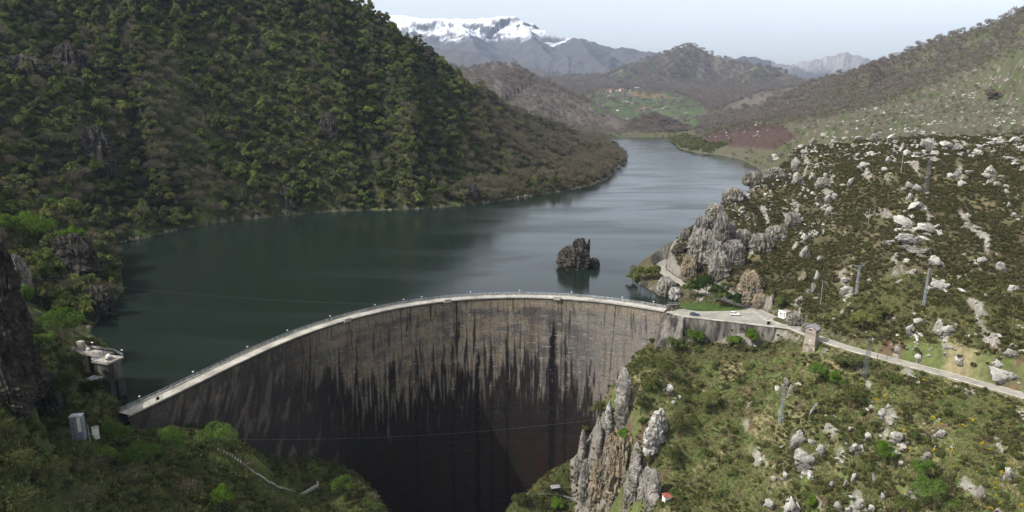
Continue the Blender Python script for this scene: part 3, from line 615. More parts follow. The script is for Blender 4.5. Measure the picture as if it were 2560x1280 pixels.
railing('railing', 4.5, 2, DLEN, 2.4, .35); railing('railing', -.33, DLEN * .36, DLEN, 2.4, .12)
def s_of(u, v):
    x, y, _ = W(u, v, 0); ssx = np.linspace(0, DLEN, 600); a, b2, _, _ = dam_s(ssx); return float(ssx[np.argmin((a / b2 - x / y) ** 2)])
for u, v in [(865, 800), (1117, 750), (1393, 745)]:          # small brackets jutting from the crest
    s = s_of(u, v); x, y, tx, ty = [float(q) for q in dam_s(s, -.95)]
    MB().box((x, y, .25), (3.4, 1.0, 1.7), math.atan2(ty, tx)).obj('balcony', M['deck'], dam)
for u in (355, 500, 640, 740, 845, 950, 1020, 1062, 1180, 1300, 1425, 1548, 1625):
    s = s_of(u, 760 if u > 900 else 850); x, y, tx, ty = [float(q) for q in dam_s(s, 4.75)]
    lm = MB().tube((x, y, .2), (x, y, 2.1), .05, n=5); lamp = lm.obj('crest_lamp', M['steel_dark'], dam)
    MB().box((x, y, 2.25), (.75, .4, .28), math.atan2(ty, tx), (.6, .6)).obj('lamp_head', M['white'], lamp)
# ---------------- road, car park, walls ----------------
def offset_line(L_, d):
    out = []
    for i, p in enumerate(L_):
        a, b2 = L_[max(i - 1, 0)], L_[min(i + 1, len(L_) - 1)]; t = Vector((b2.x - a.x, b2.y - a.y, 0)).normalized()
        out.append(Vector((p.x + t.y * d, p.y - t.x * d, p.z)))
    return out
HW = 2.6
a, b2 = offset_line(ROADL, HW), offset_line(ROADL, -HW)
rd = MB(); rd.strip([p + Vector((0, 0, .02)) for p in a], [p + Vector((0, 0, .02)) for p in b2])
tag(rd.obj('road', M['asphalt']), kind='structure')
kb = MB()
for sd_ in (1, -1):
    i0 = 0
    A_, B_ = offset_line(ROADL, sd_ * HW), offset_line(ROADL, sd_ * (HW + .28))
    for q in range(len(A_) - 1):
        if 36 < q < 60 and sd_ == 1: continue          # open to the car park
        kb.add([(p.x, p.y, p.z + z) for z in (-.3, .1) for p in (A_[q], A_[q + 1], B_[q + 1], B_[q])], [(0, 1, 2, 3), (4, 5, 6, 7), (0, 1, 5, 4), (1, 2, 6, 5), (2, 3, 7, 6), (3, 0, 4, 7)])
tag(kb.obj('road_kerb', M['kerb']), kind='structure')
def flat(name, poly, z, mat, kind='structure'):
    tr = tessellate_polygon([[Vector((p[0], p[1], 0)) for p in poly]])
    return tag(link(name, new_mesh(name, [(p[0], p[1], z) for p in poly], [list(f) for f in tr], [mat])), kind=kind)
flat('car_park', PARK, .005, M['asphalt'])
flat('lawn', LAWN, .0, principled('lawn_grass', (.06, .095, .022), col2=(.04, .06, .018), scale=.8, var=.4, bump=.6))
ea, eb = W(1880, 775, 0), W(1938, 817, 0); dv = Vector((eb[0] - ea[0], eb[1] - ea[1])).normalized()
pl_ = [(ea[0], ea[1]), (eb[0], eb[1]), (eb[0] + dv.y * .16, eb[1] - dv.x * .16), (ea[0] + dv.y * .16, ea[1] - dv.x * .16)]
flat('edge_line', pl_, .03, M['white'])

def wall_along(name, pts_, th, z0s, ztop, mat, label, cat='wall', cop=None, copm='kerb', bat=.12):
    root = empty(name, (pts_[0][0], pts_[0][1], 0), label=label, cat=cat); ox, oy = pts_[0][:2]
    V = [Vector((p[0] - ox, p[1] - oy, 0)) for p in pts_]; n = len(V); f0, f1 = [], []
    for i in range(n):
        t = (V[min(i + 1, n - 1)] - V[max(i - 1, 0)]).normalized(); nn = Vector((t.y, -t.x, 0)); f0.append(nn)
    mb = MB(); A_ = [V[i] + f0[i] * (bat * (ztop[i] - z0s[i])) + Vector((0, 0, z0s[i])) for i in range(n)]; B_ = [V[i] + Vector((0, 0, ztop[i])) for i in range(n)]
    C_ = [V[i] - f0[i] * th + Vector((0, 0, ztop[i])) for i in range(n)]; D_ = [V[i] - f0[i] * th + Vector((0, 0, z0s[i])) for i in range(n)]
    mb.strip(A_, B_); mb.strip(B_, C_); mb.strip(C_, D_); mb.add([A_[0], B_[0], C_[0], D_[0]], [(0, 1, 2, 3)]); mb.add([A_[-1], B_[-1], C_[-1], D_[-1]], [(3, 2, 1, 0)])
    mb.obj('wall_face', mat, root)
    if cop:
        k = MB(); o = .3
        q = [[V[i] + f0[i] * o + Vector((0, 0, ztop[i] + .003)) for i in range(n)], [V[i] + f0[i] * o + Vector((0, 0, ztop[i] + cop)) for i in range(n)],
             [V[i] - f0[i] * (th + .05) + Vector((0, 0, ztop[i] + cop)) for i in range(n)], [V[i] - f0[i] * (th + .05) + Vector((0, 0, ztop[i] + .003)) for i in range(n)]]
        for j in range(4): k.strip(q[j], q[(j + 1) % 4])
        k.obj('coping', M[copm], root)
    return root
def dense(pts_, step=2.0):
    out = []
    for p, q in zip(pts_[:-1], pts_[1:]):
        L_ = math.dist(p[:2], q[:2]); n = max(1, int(L_ / step))
        for k in range(n): out.append(tuple(p[j] + (q[j] - p[j]) * k / n for j in range(2)))
    out.append(tuple(pts_[-1][:2])); return out
w1 = dense([W(u, v, 0)[:2] for u, v in [(1666, 781), (1705, 792), (1780, 800), (1860, 809), (1937, 819)]])
g1 = np.array([gz(p[0] + .5, p[1] - 3.5) for p in w1]); g1 = np.minimum(g1, -7) - 2
wall_along('retaining_wall', w1, .5, g1, [-.02] * len(w1), M['stain'], 'long black-streaked concrete retaining wall holding up the car park beside the dam', cop=.38)
w2 = [p for p in offset_line(ROADL, HW + .45)]
w2 = [p for p in w2 if p.x > W(1937, 819, 0)[0] and p.x < W(2200, 894, 0)[0]]
w2 = dense([(p.x, p.y) for p in w2], 1.5); g2 = np.array([gz(p[0] - .5, p[1] - 2.8) for p in w2]); g2 = np.minimum(g2, -1.0) - 1.5
wall_along('stone_wall', w2, .5, g2, [.1] * len(w2), M['masonry'], 'rubble stone wall under the road beside the square tower', cop=.18)
w3 = [p for p in offset_line(ROADL, HW + .45)]; w3 = [p for p in w3 if p.x > W(2225, 900, 0)[0]]
w3 = dense([(p.x, p.y) for p in w3], 1.5); k3 = len(w3); g3 = np.array([gz(p[0] - .5, p[1] - 2.2) for p in w3]); g3 = np.minimum(g3, -.8) - 1.5
wall_along('stone_wall', w3, .5, g3, [.1] * k3, M['masonry'], 'low dry-stone wall under the lower road towards the right edge', cop=.12, bat=.45)
w4 = [p for p in offset_line(ROADL, -(HW + .4))][6:30]
wall_along('parapet_wall', [(p.x, p.y) for p in w4], .35, [-1.0] * len(w4), [.75] * len(w4), M['rock_dark_shaded'], 'dark stone parapet round the outside of the lakeside road bend', bat=0)

# flared buttress at the dam's right end
x, y, _ = W(1666, 781, 0); ab = MB()
ax, ay = float(dam_s(DLEN - 1, -.2)[0]), float(dam_s(DLEN - 1, -.2)[1])
bx2, by2, _ = W(1706, 793, 0)
ab.add([(ax, ay - .1, -.4), (bx2 + .5, by2 - .45, -.05), (bx2 + .5, by2 + 2, -.05), (ax, ay + 3, -.4), (ax - 8, ay - 9, -22), (bx2 - 2, by2 - 8, -20), (bx2 + .5, by2 + 2, -20), (ax, ay + 3, -22)],
       [(0, 1, 2, 3), (4, 5, 1, 0), (5, 6, 2, 1), (7, 4, 0, 3), (6, 7, 3, 2)])
ab.obj('abutment', M['stain'], dam)
x, y, _ = W(1682, 772, 0)
bl = empty('concrete_block', (x, y, 0), .1, label='grey weathered concrete block with a rail, between lake and car park', cat='wall')
MB().box((0, 0, 1.0), (6.2, 1.4, 2.4)).obj('block', M['stain'], bl)
r_ = MB()
for k in range(5): r_.tube((-3 + 1.5 * k, -.4, 2.2), (-3 + 1.5 * k, -.4, 3.2), .04, n=4)
r_.tube((-3, -.4, 3.2), (3, -.4, 3.2), .04, n=4); r_.obj('handrail', M['rail'], bl)

# ---------------- square tower beside the road ----------------
def at_px(u, v, dz=0): p = cast(u, v)[0]; return (float(p[0]), float(p[1]), float(p[2]) + dz)
Yt = 268; tx, ty, tz = P(2029, 886, Yt); zt = P(2029, 819, Yt)[2]
M['tower_render'] = principled('tower_render', (.36, .31, .26), col2=(.24, .21, .175), scale=.7, var=.25, bump=.2)
tw = empty('square_tower', (tx, ty + 1.5, tz), R_(-43), label='tall square stone transformer tower with a small gabled slate roof, beside the road', cat='tower')
Ht = zt - tz
MB().box((0, 0, Ht * .2 - 2), (4.6, 4.4, Ht * .4 + 4)).obj('stone_base', M['masonry'], tw)
MB().box((0, 0, Ht * .675), (4.3, 4.1, Ht * .55)).obj('rendered_shaft', M['tower_render'], tw)
MB().box((0, 0, Ht * .66), (4.6, 4.4, .22)).obj('string_course', M['concrete'], tw)
g_ = MB(); h = Ht * .95
g_.add([(-2.15, -2.05, h), (2.15, -2.05, h), (0, -2.05, h + 1.2)], [(0, 1, 2)]).obj('gable', M['pink'], tw); MB().add([(-2.15, 2.05, h), (2.15, 2.05, h), (0, 2.05, h + 1.2)], [(2, 1, 0)]).obj('gable', M['pink'], tw)
r_ = MB()
for s in (1, -1):
    r_.add([(s * 2.6, -2.5, h - .25), (s * 2.6, 2.5, h - .25), (0, 2.5, h + 1.25), (0, -2.5, h + 1.25), (s * 2.6, -2.5, h - .1), (s * 2.6, 2.5, h - .1), (0, 2.5, h + 1.42), (0, -2.5, h + 1.42)],
           [(0, 1, 2, 3), (4, 5, 6, 7), (0, 1, 5, 4), (3, 0, 4, 7), (2, 1, 5, 6)])
r_.obj('roof', M['slate'], tw)
MB().box((0, -2.1, h - .3), (1.5, .12, .35)).obj('vent_slot', M['dark'], tw)
MB().box((2.2, 0, h - 1.2), (.12, .9, 1.0)).obj('window', M['dark'], tw)
MB().box((.2, -2.16, Ht * .52), (.5, .08, .5)).obj('plate', M['white'], tw)
for k in (-1, 0, 1): MB().tube((k * .9, -2.05, Ht * .8), (k * .9, -2.75, Ht * .8 + .1), .09, .14, 6).obj('insulator', M['glass'], tw)

# hoarding hut
x, y, _ = W(1966, 797, .2); hut = empty('hut', (x, y + 1.6, .15), R_(28), label='small flat-roofed pink hut by the road whose left wall is a white signboard', cat='hut')
MB().box((0, 0, 1.6), (4.0, 3.4, 3.2)).obj('hut_wall', M['pink'], hut)
MB().box((0, 0, 3.28), (4.3, 3.7, .16)).obj('flat_roof', M['concrete'], hut)
sg_ = MB().box((-2.15, 0, 1.9), (.12, 4.2, 3.6)).obj('signboard', M['white'], hut)
mk = MB(); random.seed(4)
for (yy, zz, wy, wz) in [(1.55, 3.1, .9, .35), (1.2, 2.7, 1.4, .16), (.9, 2.1, .5, .8), (.2, 2.2, .5, .7), (-.5, 2.1, .45, .7), (.9, 1.2, .8, .3), (-.1, 1.2, .8, .3), (-1.45, 2.7, .7, .7), (-1.35, 1.5, .6, .9)]:
    mk.box((-2.225, yy, zz), (.03, wy, wz))
mk.obj('sign_marks', principled('sign_ink', (.1, .13, .2), bump=0), sg_)
x, y, _ = W(1922, 812, 0); ks = empty('stone_shelter', (x, y + .6, 0), R_(-8), label='tiny roadside stone box with dark opening at the corner of the car park', cat='box')
k_ = MB(); k_.box((-.8, 0, .8), (.3, 1.3, 1.6)); k_.box((.8, 0, .8), (.3, 1.3, 1.6)); k_.box((0, .5, .8), (1.3, .3, 1.6)); k_.obj('box_wall', M['concrete'], ks)
MB().box((0, 0, 1.7), (2.1, 1.6, .18)).obj('lid', M['kerb'], ks); MB().box((0, -.1, .8), (1.28, .8, 1.5)).obj('interior', M['dark'], ks)

# ---------------- cars ----------------
def car(loc, rz, paint, label, suv):
    root = empty('parked_car', loc, rz, label=label, cat='car'); Lc, Wd = (4.5, 1.85) if suv else (4.3, 1.76); hb, ht = (1.02, 1.68) if suv else (.9, 1.44)
    prof = [(-Lc / 2, .35), (-Lc / 2, .8), (-Lc / 2 + .15, hb), (Lc / 2 - 1.15, hb), (Lc / 2 - .2, hb - .18), (Lc / 2, .7), (Lc / 2, .35)]
    def ext(pr, w0, w1):
        mb = MB(); n = len(pr); V = [(a, -w0 if z < hb - .01 else -w1, z) for a, z in pr] + [(a, w0 if z < hb - .01 else w1, z) for a, z in pr]
        return mb.add(V, [tuple(range(n)), tuple(range(2 * n - 1, n - 1, -1))] + [(k, n + k, n + (k + 1) % n, (k + 1) % n) for k in range(n)])
    b = ext(prof, Wd / 2, Wd / 2 - .08).obj('body', paint, root)
    bv = b.modifiers.new('bevel', 'BEVEL'); bv.width = .07; bv.segments = 2
    c0_, c1_ = (-Lc / 2 + .12, Lc / 2 - 1.25)
    gl = [(c0_, hb - .02), (c0_ + (.3 if suv else .55), ht - .1), (c1_ - .85, ht - .1), (c1_, hb - .02)]
    mb = MB(); w0, w1 = Wd / 2 - .1, Wd / 2 - .3; V = [(a, -(w0 if z < hb else w1), z) for a, z in gl] + [(a, (w0 if z < hb else w1), z) for a, z in gl]
    mb.add(V, [(0, 1, 2, 3), (7, 6, 5, 4), (0, 4, 5, 1), (1, 5, 6, 2), (2, 6, 7, 3)]); mb.obj('windows', M['glass'], root)
    MB().box(((gl[1][0] + gl[2][0]) / 2, 0, ht - .05), (gl[2][0] - gl[1][0] + .06, w1 * 2 + .06, .1), 0, (.93, .93)).obj('roof', paint, root)
    for sgy in (-1, 1):
        for xa in (gl[1][0] + .02, (gl[1][0] + gl[2][0]) / 2):
            MB().tube((xa - .1, sgy * (w0 + .01), hb - .02), (xa, sgy * (w1 + .01), ht - .1), .045, n=4).obj('pillar', paint, root)
        MB().tube((c1_, sgy * (w0 + .01), hb - .02), (c1_ - .85, sgy * (w1 + .01), ht - .1), .05, n=4).obj('pillar', paint, root)
    for xa in (-Lc * .3, Lc * .31):
        for sgy in (-1, 1):
            wl = MB().tube((xa, sgy * (Wd / 2 - .2), .34), (xa, sgy * (Wd / 2 + .01), .34), .34, n=16).obj('wheel', M['tyre'], root)
            MB().tube((xa, sgy * (Wd / 2 + .012), .34), (xa, sgy * (Wd / 2 + .03), .34), .2, n=12).obj('rim', M['rail'], wl)
    for sgy in (-1, 1):
        MB().box((Lc / 2 - .06, sgy * .62, .74), (.14, .36, .16)).obj('headlight', M['glass'], root)
        MB().box((-Lc / 2 + .05, sgy * .7, .82), (.12, .22, .26)).obj('tail_light', principled('tail_light_red', (.3, .02, .02), bump=0), root)
        MB().box((c1_ - .3, sgy * (Wd / 2 + .06), hb + .06), (.14, .2, .14)).obj('mirror', paint, root)
    return root
x, y, _ = W(1838, 789, 0); car((x, y + .6, .03), R_(-10), M['carwhite'], 'white family car parked on the pale tarmac in front of the dark trees', True)
x, y, _ = W(1737, 790, 0); car((x, y + .6, .03), R_(-14), M['carblue'], 'dark blue car parked near the dam end of the tarmac', False)

# ---------------- intake tower ----------------
itx, ity, rzt = -141.0, 226.5, R_(-17)
it = empty('intake_tower', (itx, ity, -4), rzt, label='concrete intake tower with railed deck standing in the water left of the dam', cat='tower')
MB().box((0, 0, 3), (6.2, 5.8, 20)).obj('shaft', M['stain'], it)
MB().box((0, 0, 13.3), (7.2, 6.8, .6)).obj('deck', M['concrete'], it)
MB().box((3.6, .6, 0), (1.2, 3, 13)).obj('trash_rack', M['rock_dark_shaded'], it)
MB().box((-10.5, 3.6, 13.2), (14.5, 5.0, .5)).obj('bridge_deck', M['concrete'], it)
MB().box((-10.5, 5.3, 5.5), (14, 1.0, 15)).obj('bridge_wall', M['stain'], it)
MB().box((-12.5, 1.9, 5.5), (1.6, 1.2, 15)).obj('pier', M['concrete'], it)
MB().box((-19.3, .8, 12.6), (4.2, 5.5, .35), R_(12)).obj('landing', M['deck'], it)
MB().box((-16, 4.0, 15.2), (2.2, 1.6, 3.5)).obj('gate_house', M['concrete'], it)
def rail_loop(mb, pts_, z, h=1.1, st=1.8):
    for p, q in zip(pts_[:-1], pts_[1:]):
        p, q = Vector((*p, z)), Vector((*q, z)); n = max(1, int((q - p).length / st))
        for k in range(n + 1): c = p.lerp(q, k / n); mb.tube(c, c + Vector((0, 0, h)), .05, n=4)
        for hh in (h, h * .55): mb.tube(p + Vector((0, 0, hh)), q + Vector((0, 0, hh)), .055, n=4)
r_ = MB(); rail_loop(r_, [(-3.5, -3.3), (3.5, -3.3), (3.5, 3.3), (-3.5, 6), (-17.5, 6)], 13.6); rail_loop(r_, [(-3.5, -3.3), (-3.5, 1.2), (-17.5, 1.2)], 13.6)
rail_loop(r_, [(-17.6, 1.0), (-17.2, -2), (-21.4, -3), (-22.5, -5.5)], 12.8); rail_loop(r_, [(-17.5, 5), (-21.8, 3.5), (-23, 0)], 12.8); r_.obj('railing', M['rail'], it)
for i, (xx, yy, rr2) in enumerate([(-.8, 1.2, .85), (-7, 3.6, .55), (-13.8, 4.6, .7)]):
    d_ = MB(); d_.tube((xx, yy, 13.6), (xx, yy, 14.3), rr2, rr2, 12); d_.tube((xx, yy, 14.3), (xx, yy, 14.3 + rr2 * .6), rr2, rr2 * .45, 12); d_.obj('vent_dome', M['white'], it)
MB().box((1.2, .2, 13.62), (2.6, 2.6, .06)).obj('hatch', M['dark'], it)
d_ = MB(); d_.tube((-4, 2.6, 13.9), (-13, 3.2, 13.9), .16, n=6); d_.obj('pipe', M['concrete'], it)
for xx, yy in [(3.4, 3.2), (-13, 6)]:
    lp_ = MB().tube((xx, yy, 13.6), (xx, yy, 16), .05, n=4).obj('lamp_post', M['steel_dark'], it); MB().box((xx, yy, 16.1), (.7, .4, .25)).obj('lamp_head', M['white'], lp_)
cb = MB().box((-1.8, -4.6, 6.4), (3.8, 3.0, 3.2)).obj('control_cabin', M['pink'], it)
MB().box((-1.8, -4.6, 8.15), (4.4, 3.6, .22)).obj('cabin_roof', M['slate'], cb)
MB().box((-1.8, -4.6, 2.2), (4.3, 3.4, 5.2)).obj('cabin_base', M['stain'], cb)
for xx in (-3.0, -1.9): MB().box((xx, -6.12, 6.7), (.85, .06, 1.5)).obj('window_frame', M['white'], cb); MB().box((xx, -6.16, 6.7), (.55, .04, 1.2)).obj('window_pane', M['glass'], cb)
for yy in (-5.2, -4.2): MB().box((.12, yy, 6.7), (.06, .85, 1.5)).obj('window_frame', M['white'], cb); MB().box((.16, yy, 6.7), (.04, .55, 1.2)).obj('window_pane', M['glass'], cb)

# ---------------- left bank fittings ----------------
def lat(name, base, ztop, w0, w1, n, arms, label, mat='pylon', rz=0.0, r=.07, cat='pylon', grp=None):
    root = empty(name, base, rz, label=label, cat=cat, group=grp); H = ztop - base[2]; mb = MB()
    def c(k, i):
        t = k / n; w_ = (w0 + (w1 - w0) * t) / 2; return Vector(((-w_, w_, w_, -w_)[i % 4], (-w_, -w_, w_, w_)[i % 4], H * t))
    for i in range(4):
        mb.tube(c(0, i), c(n, i), r, r * .8, 4)
    mb.obj('mast_legs', M[mat], root); br = MB()
    for k in range(n):
        for i in range(4): br.tube(c(k, i), c(k + 1, i + 1), r * .38, n=3); br.tube(c(k, i + 1), c(k + 1, i), r * .38, n=3); br.tube(c(k + 1, i), c(k + 1, i + 1), r * .5, n=3)
    br.obj('bracing', M[mat], root)
    for (h_, l_) in arms:
        a_ = MB(); a_.tube((-l_, 0, H * h_), (l_, 0, H * h_), r * 1.1, n=4)
        for s in (-1, 1): a_.tube((s * l_, 0, H * h_), (s * w1 / 2, 0, H * h_ - .9), r * .7, n=4)
        ar = a_.obj('crossarm', M[mat], root)
        for q in (-1, 0, 1): MB().tube((q * l_ * .93, 0, H * h_), (q * l_ * .93, 0, H * h_ + .45), .08, .05, 6).obj('insulator', M['steel_dark'], ar)
    return root
def place(u, vb, vt):
    b = at_px(u, vb); return b, P(u, vt, b[1])[2]
TOPS = []
for (u, vb, vt, w0, w1, n, arms, lab, mat, rz, r) in [
 (2313, 487, 400, 1.7, .8, 12, [(1.0, 2.6), (.93, 1.6)], 'dark lattice pylon with a short T arm, highest on the rocky hill', 'steel_dark', 0.1, .08),
 (2140, 738, 664, .8, .5, 10, [(1.0, 2.6), (.93, 1.0)], 'pale T-topped lattice mast among the heather above the signboard hut', 'pylon', 0.2, .08),
 (2309, 768, 672, .9, .4, 13, [(.93, .7)], 'slender pale lattice mast without a wide arm, above the tilted white boulders', 'pylon', 0.5, .08),
 (2163, 946, 846, 1.6, .7, 12, [(1.0, 1.3), (.88, 1.5)], 'dark lattice pylon standing just below the road right of the square tower', 'steel_dark', .5, .07),
 (1951, 1058, 962, 1.3, .4, 13, [(.95, 1.5)], 'lattice pylon on the grassy slope below the car park wall', 'pylon', .3, .06)]:
    b, zt_ = place(u, vb, vt); TOPS.append(Vector((b[0], b[1], zt_))); lat('pylon', (b[0], b[1], b[2] - .2), zt_, w0, w1, n, arms, lab, mat, rz, r)
for (u, vb, vt, r, lab, mt) in [(2252, 436, 382, .16, 'thin pale pole on the rocky hill left of the tall dark pylon', 'concrete'), (2170, 566, 522, .14, 'thin pale pole among heather below the hilltop rocks', 'concrete'),
 (2050, 770, 702, .15, 'thin pale pole rising from dark heather right of the signboard hut', 'pylon'), (2011, 822, 776, .12, 'thin post just behind the square tower', 'wood'),
 (2192, 906, 850, .17, 'wooden pole on the road edge right of the dark lattice pylon', 'wood'), (2215, 914, 866, .12, 'slimmer wooden pole farther right on the road edge', 'wood'),
 (1652, 656, 612, .12, 'thin dark pole at the outside of the lakeside road bend', 'steel_dark'), (1665, 684, 652, .12, 'short thin pole at the inside of the lakeside road bend', 'steel_dark'), (225, 1102, 1062, .14, 'thin grey pole between the tall metal cabinet and the small white cabinet', 'pylon')]:
    if 'lakeside' in lab: b = W(u, vb, .5); zt_ = P(u, vt, b[1])[2]
    else: b, zt_ = place(u, vb, vt)
    root = empty('utility_pole', (b[0], b[1], b[2] - .3), label=lab, cat='pole'); H = zt_ - b[2] + .3
    MB().tube((0, 0, 0), (0, 0, H), r, r * .7, 8).obj('shaft', M[mt], root); MB().tube((-.35, 0, H - .25), (.35, 0, H - .25), .05, n=4).obj('crossarm', M['steel_dark'], root)
def cable(name, p, q, sag, lab, r=.03):
    mb = MB(); n = 24; pp = [p.lerp(q, k / n) - Vector((0, 0, sag * 4 * (k / n) * (1 - k / n))) for k in range(n + 1)]
    for a_, b_ in zip(pp[:-1], pp[1:]): mb.tube(a_, b_, r, n=3)
    tag(mb.obj(name, M['steel_dark']), lab, 'cable')
far_l = Vector(P(20, 708, 215)); far_r = Vector((150, 300, 60))
cable('power_cable', Vector(P(60, 690, 228)), TOPS[1], 14, 'long thin power line sagging over the lake just behind the dam', .035)
cable('power_cable', Vector(P(150, 1085, 168)), TOPS[4], 9, 'thin power line crossing low in front of the dam face', .035)
cable('power_cable', TOPS[3], Vector((tx, ty + 1, zt - 2)), 1.2, 'short power line from the dark lattice pylon to the square tower', .035)
cable('power_cable', TOPS[1], TOPS[0], 3, 'thin power line between the T-topped mast and the hilltop pylon', .03)

b = at_px(200, 1097)
cbn = empty('electrical_cabinet', (b[0], b[1], b[2] - .2), R_(12), label='tall grey-blue metal cabinet with a pale door strip under the left cliff', cat='cabinet')
m_gb = principled('grey_blue_metal', (.24, .26, .31), col2=(.17, .18, .22), scale=.8, var=.2, bump=.1)
zc = P(200, 1037, b[1])[2] - b[2]
MB().box((0, 0, zc / 2), (3.0, 2.2, zc)).obj('cabinet_body', m_gb, cbn); MB().box((.75, -1.13, zc * .68), (.9, .06, zc * .6)).obj('door_strip', M['white'], cbn)
v_ = MB()
for k in range(9): v_.box((-.8, -1.14, zc * .12 + k * zc * .09), (.5 + .15 * (k % 3), .05, .1 + .1 * (k % 2)))
v_.obj('louvres', M['dark'], cbn); MB().box((0, 0, zc + .06), (3.2, 2.4, .12)).obj('top_plate', M['rail'], cbn)
b = at_px(241, 1095); zc = P(241, 1068, b[1])[2] - b[2]
cb2 = empty('white_cabinet', (b[0], b[1], b[2] - .1), R_(35), label='small white box cabinet with brownish top right of the tall metal cabinet', cat='cabinet')
MB().box((0, 0, zc / 2), (1.7, 1.5, zc)).obj('cabinet_body', M['white'], cb2); MB().box((0, 0, zc + .06), (1.85, 1.65, .12)).obj('top_slab', M['concrete'], cb2)
# gate fence across the walkway
x0, y0, t0, t1 = [float(q) for q in dam_s(1.0, -.3)]; x1, y1 = [float(q) for q in dam_s(13.5, -.3)[:2]]
fe = empty('mesh_fence', (x0, y0, 0), 0, label='thin wire fence with a dark notice plate on the left end of the dam crest', cat='fence')
fm = MB(); A0, A1 = Vector((0, 0, .1)), Vector((x1 - x0, y1 - y0, .1))
for k in range(6): c = A0.lerp(A1, k / 5); fm.tube(c, c + Vector((0, 0, 2.1)), .05, n=4)
fm.obj('post', M['steel_dark'], fe); wm = MB()
for k in range(9): wm.tube(A0 + Vector((0, 0, .25 * k)), A1 + Vector((0, 0, .25 * k)), .015, n=3)
for k in range(60): c = A0.lerp(A1, k / 60); wm.tube(c, c + Vector((0, 0, 2)), .012, n=3)
wm.obj('wire_mesh', M['steel_dark'], fe); c = A0.lerp(A1, .86); MB().box((c.x, c.y, 1.2), (1.1, .08, 1.1), math.atan2(A1.y, A1.x)).obj('notice_plate', M['dark'], fe)
# fence behind the lawn
x0, y0, _ = W(1742, 755, 0); x1, y1, _ = W(1800, 756, 0); f2 = empty('mesh_fence', (x0, y0, 0), 0, label='tall wire mesh fence behind the strip of lawn, in front of the dark trees', cat='fence'); fm = MB(); wm = MB(); A1 = Vector((x1 - x0, y1 - y0, 0))
for k in range(5): c = A1 * (k / 4); fm.tube(c, c + Vector((0, 0, 2.6)), .06, n=4)
for k in range(8): wm.tube(Vector((0, 0, .35 * k)), A1 + Vector((0, 0, .35 * k)), .02, n=3)
fm.obj('post', M['rail'], f2); wm.obj('wire_mesh', M['steel_dark'], f2)

# red-roofed cabins
def cabin(u, v, rz, lab):
    b = at_px(u, v); root = empty('cabin', (b[0], b[1], b[2] - .3), rz, label=lab, cat='cabin')
    MB().box((0, 0, 1.3), (2.6, 2.4, 3.2)).obj('cabin_wall', M['white'], root)
    r_ = MB(); r_.add([(-1.6, -1.5, 2.9), (1.6, -1.5, 2.9), (1.6, 1.5, 2.9), (-1.6, 1.5, 2.9), (-.3, 0, 3.8), (.3, 0, 3.8)], [(0, 1, 5, 4), (1, 2, 5), (2, 3, 4, 5), (3, 0, 4), (3, 2, 1, 0)]); r_.obj('roof', M['roof_red'], root)
    MB().box((1.32, .1, 1.5), (.06, .8, .8)).obj('window', M['dark'], root); MB().box((-.2, -1.22, 1.5), (.45, .06, .8)).obj('window', M['dark'], root)
cabin(893, 1190, R_(-32), 'tiny white cabin with red roof on the left slope against the dark dam face'); cabin(1667, 1254, R_(10), 'tiny white cabin with red roof below the limestone fins at the bottom right')

# stairs down the left slope
sp = [(545, 1124), (575, 1138), (608, 1160), (640, 1185), (672, 1207), (705, 1220), (737, 1230)]
sw = [Vector(at_px(*q)) for q in sp]; st_ = MB(); wl_ = MB()
for p, q in zip(sw[:-1], sw[1:]):
    n = max(2, int((q - p).length / .95)); rz = math.atan2(q.y - p.y, q.x - p.x)
    for k in range(n): c = p.lerp(q, k / n); gzc = max(float(gz(c.x, c.y)), c.z - .5); st_.box((c.x, c.y, gzc + .15), (.45, 1.3, .5), rz)
o0 = sw[0]; root = empty('stone_stairway', o0, label='long flight of pale stone steps running down the grassy left slope', cat='stairs')
st_.v = [(a - o0.x, b_ - o0.y, c - o0.z) for a, b_, c in st_.v]; st_.obj('step', M['kerb'], root)
p, q = Vector(at_px(737, 1230)), Vector(at_px(792, 1233)); rz = math.atan2(q.y - p.y, q.x - p.x); c = (p + q) / 2
root = empty('low_wall', c, rz, label='low pale concrete channel wall at the foot of the stone steps', cat='wall')
MB().box((0, 0, .2), ((q - p).length, .5, 1.2)).obj('wall_face', M['deck'], root); MB().box(((q - p).length / 2, 0, .9), (.6, .7, 1.8)).obj('end_post', M['deck'], root)
b = at_px(612, 1160); root = empty('small_hut', (b[0] + .6, b[1] + .5, b[2] - .2), R_(-20), label='tiny brownish stone hut halfway down the stone steps', cat='hut')
MB().box((0, 0, .8), (2.2, 1.6, 1.6)).obj('hut_wall', M['rock_tan'], root); MB().box((0, 0, 1.68), (2.6, 2.0, .18), 0, (.9, .9)).obj('roof', M['rock_dark_shaded'], root)

# footbridge rail and slab at the dam toe
pr_ = [Vector(at_px(*q)) for q in [(1318, 1238), (1372, 1239), (1408, 1243), (1435, 1252), (1455, 1266), (1468, 1279)]]; o0 = pr_[0]
root = empty('footpath_railing', o0, label='white handrail along the curving path at the foot of the dam', cat='railing'); r_ = MB()
for p, q in zip(pr_[:-1], pr_[1:]):
    n = max(1, int((q - p).length / 2.2))
    for k in range(n): c = p.lerp(q, k / n) - o0; r_.tube(c, c + Vector((0, 0, 1.1)), .06, n=4)
    for h_ in (1.1, .6): r_.tube(p - o0 + Vector((0, 0, h_)), q - o0 + Vector((0, 0, h_)), .07, n=4)
r_.obj('handrail', M['rail'], root)
b = at_px(1388, 1226); root = empty('valve_house', (b[0], b[1], b[2]), R_(14), label='low dark valve house with flat grey roof at the foot of the dam', cat='hut')
MB().box((0, 0, .9), (4, 2.4, 2.2)).obj('hut_wall', M['rock_dark_shaded'], root); MB().box((0, 0, 2.1), (4.6, 3, .25)).obj('flat_roof', M['slate'], root)

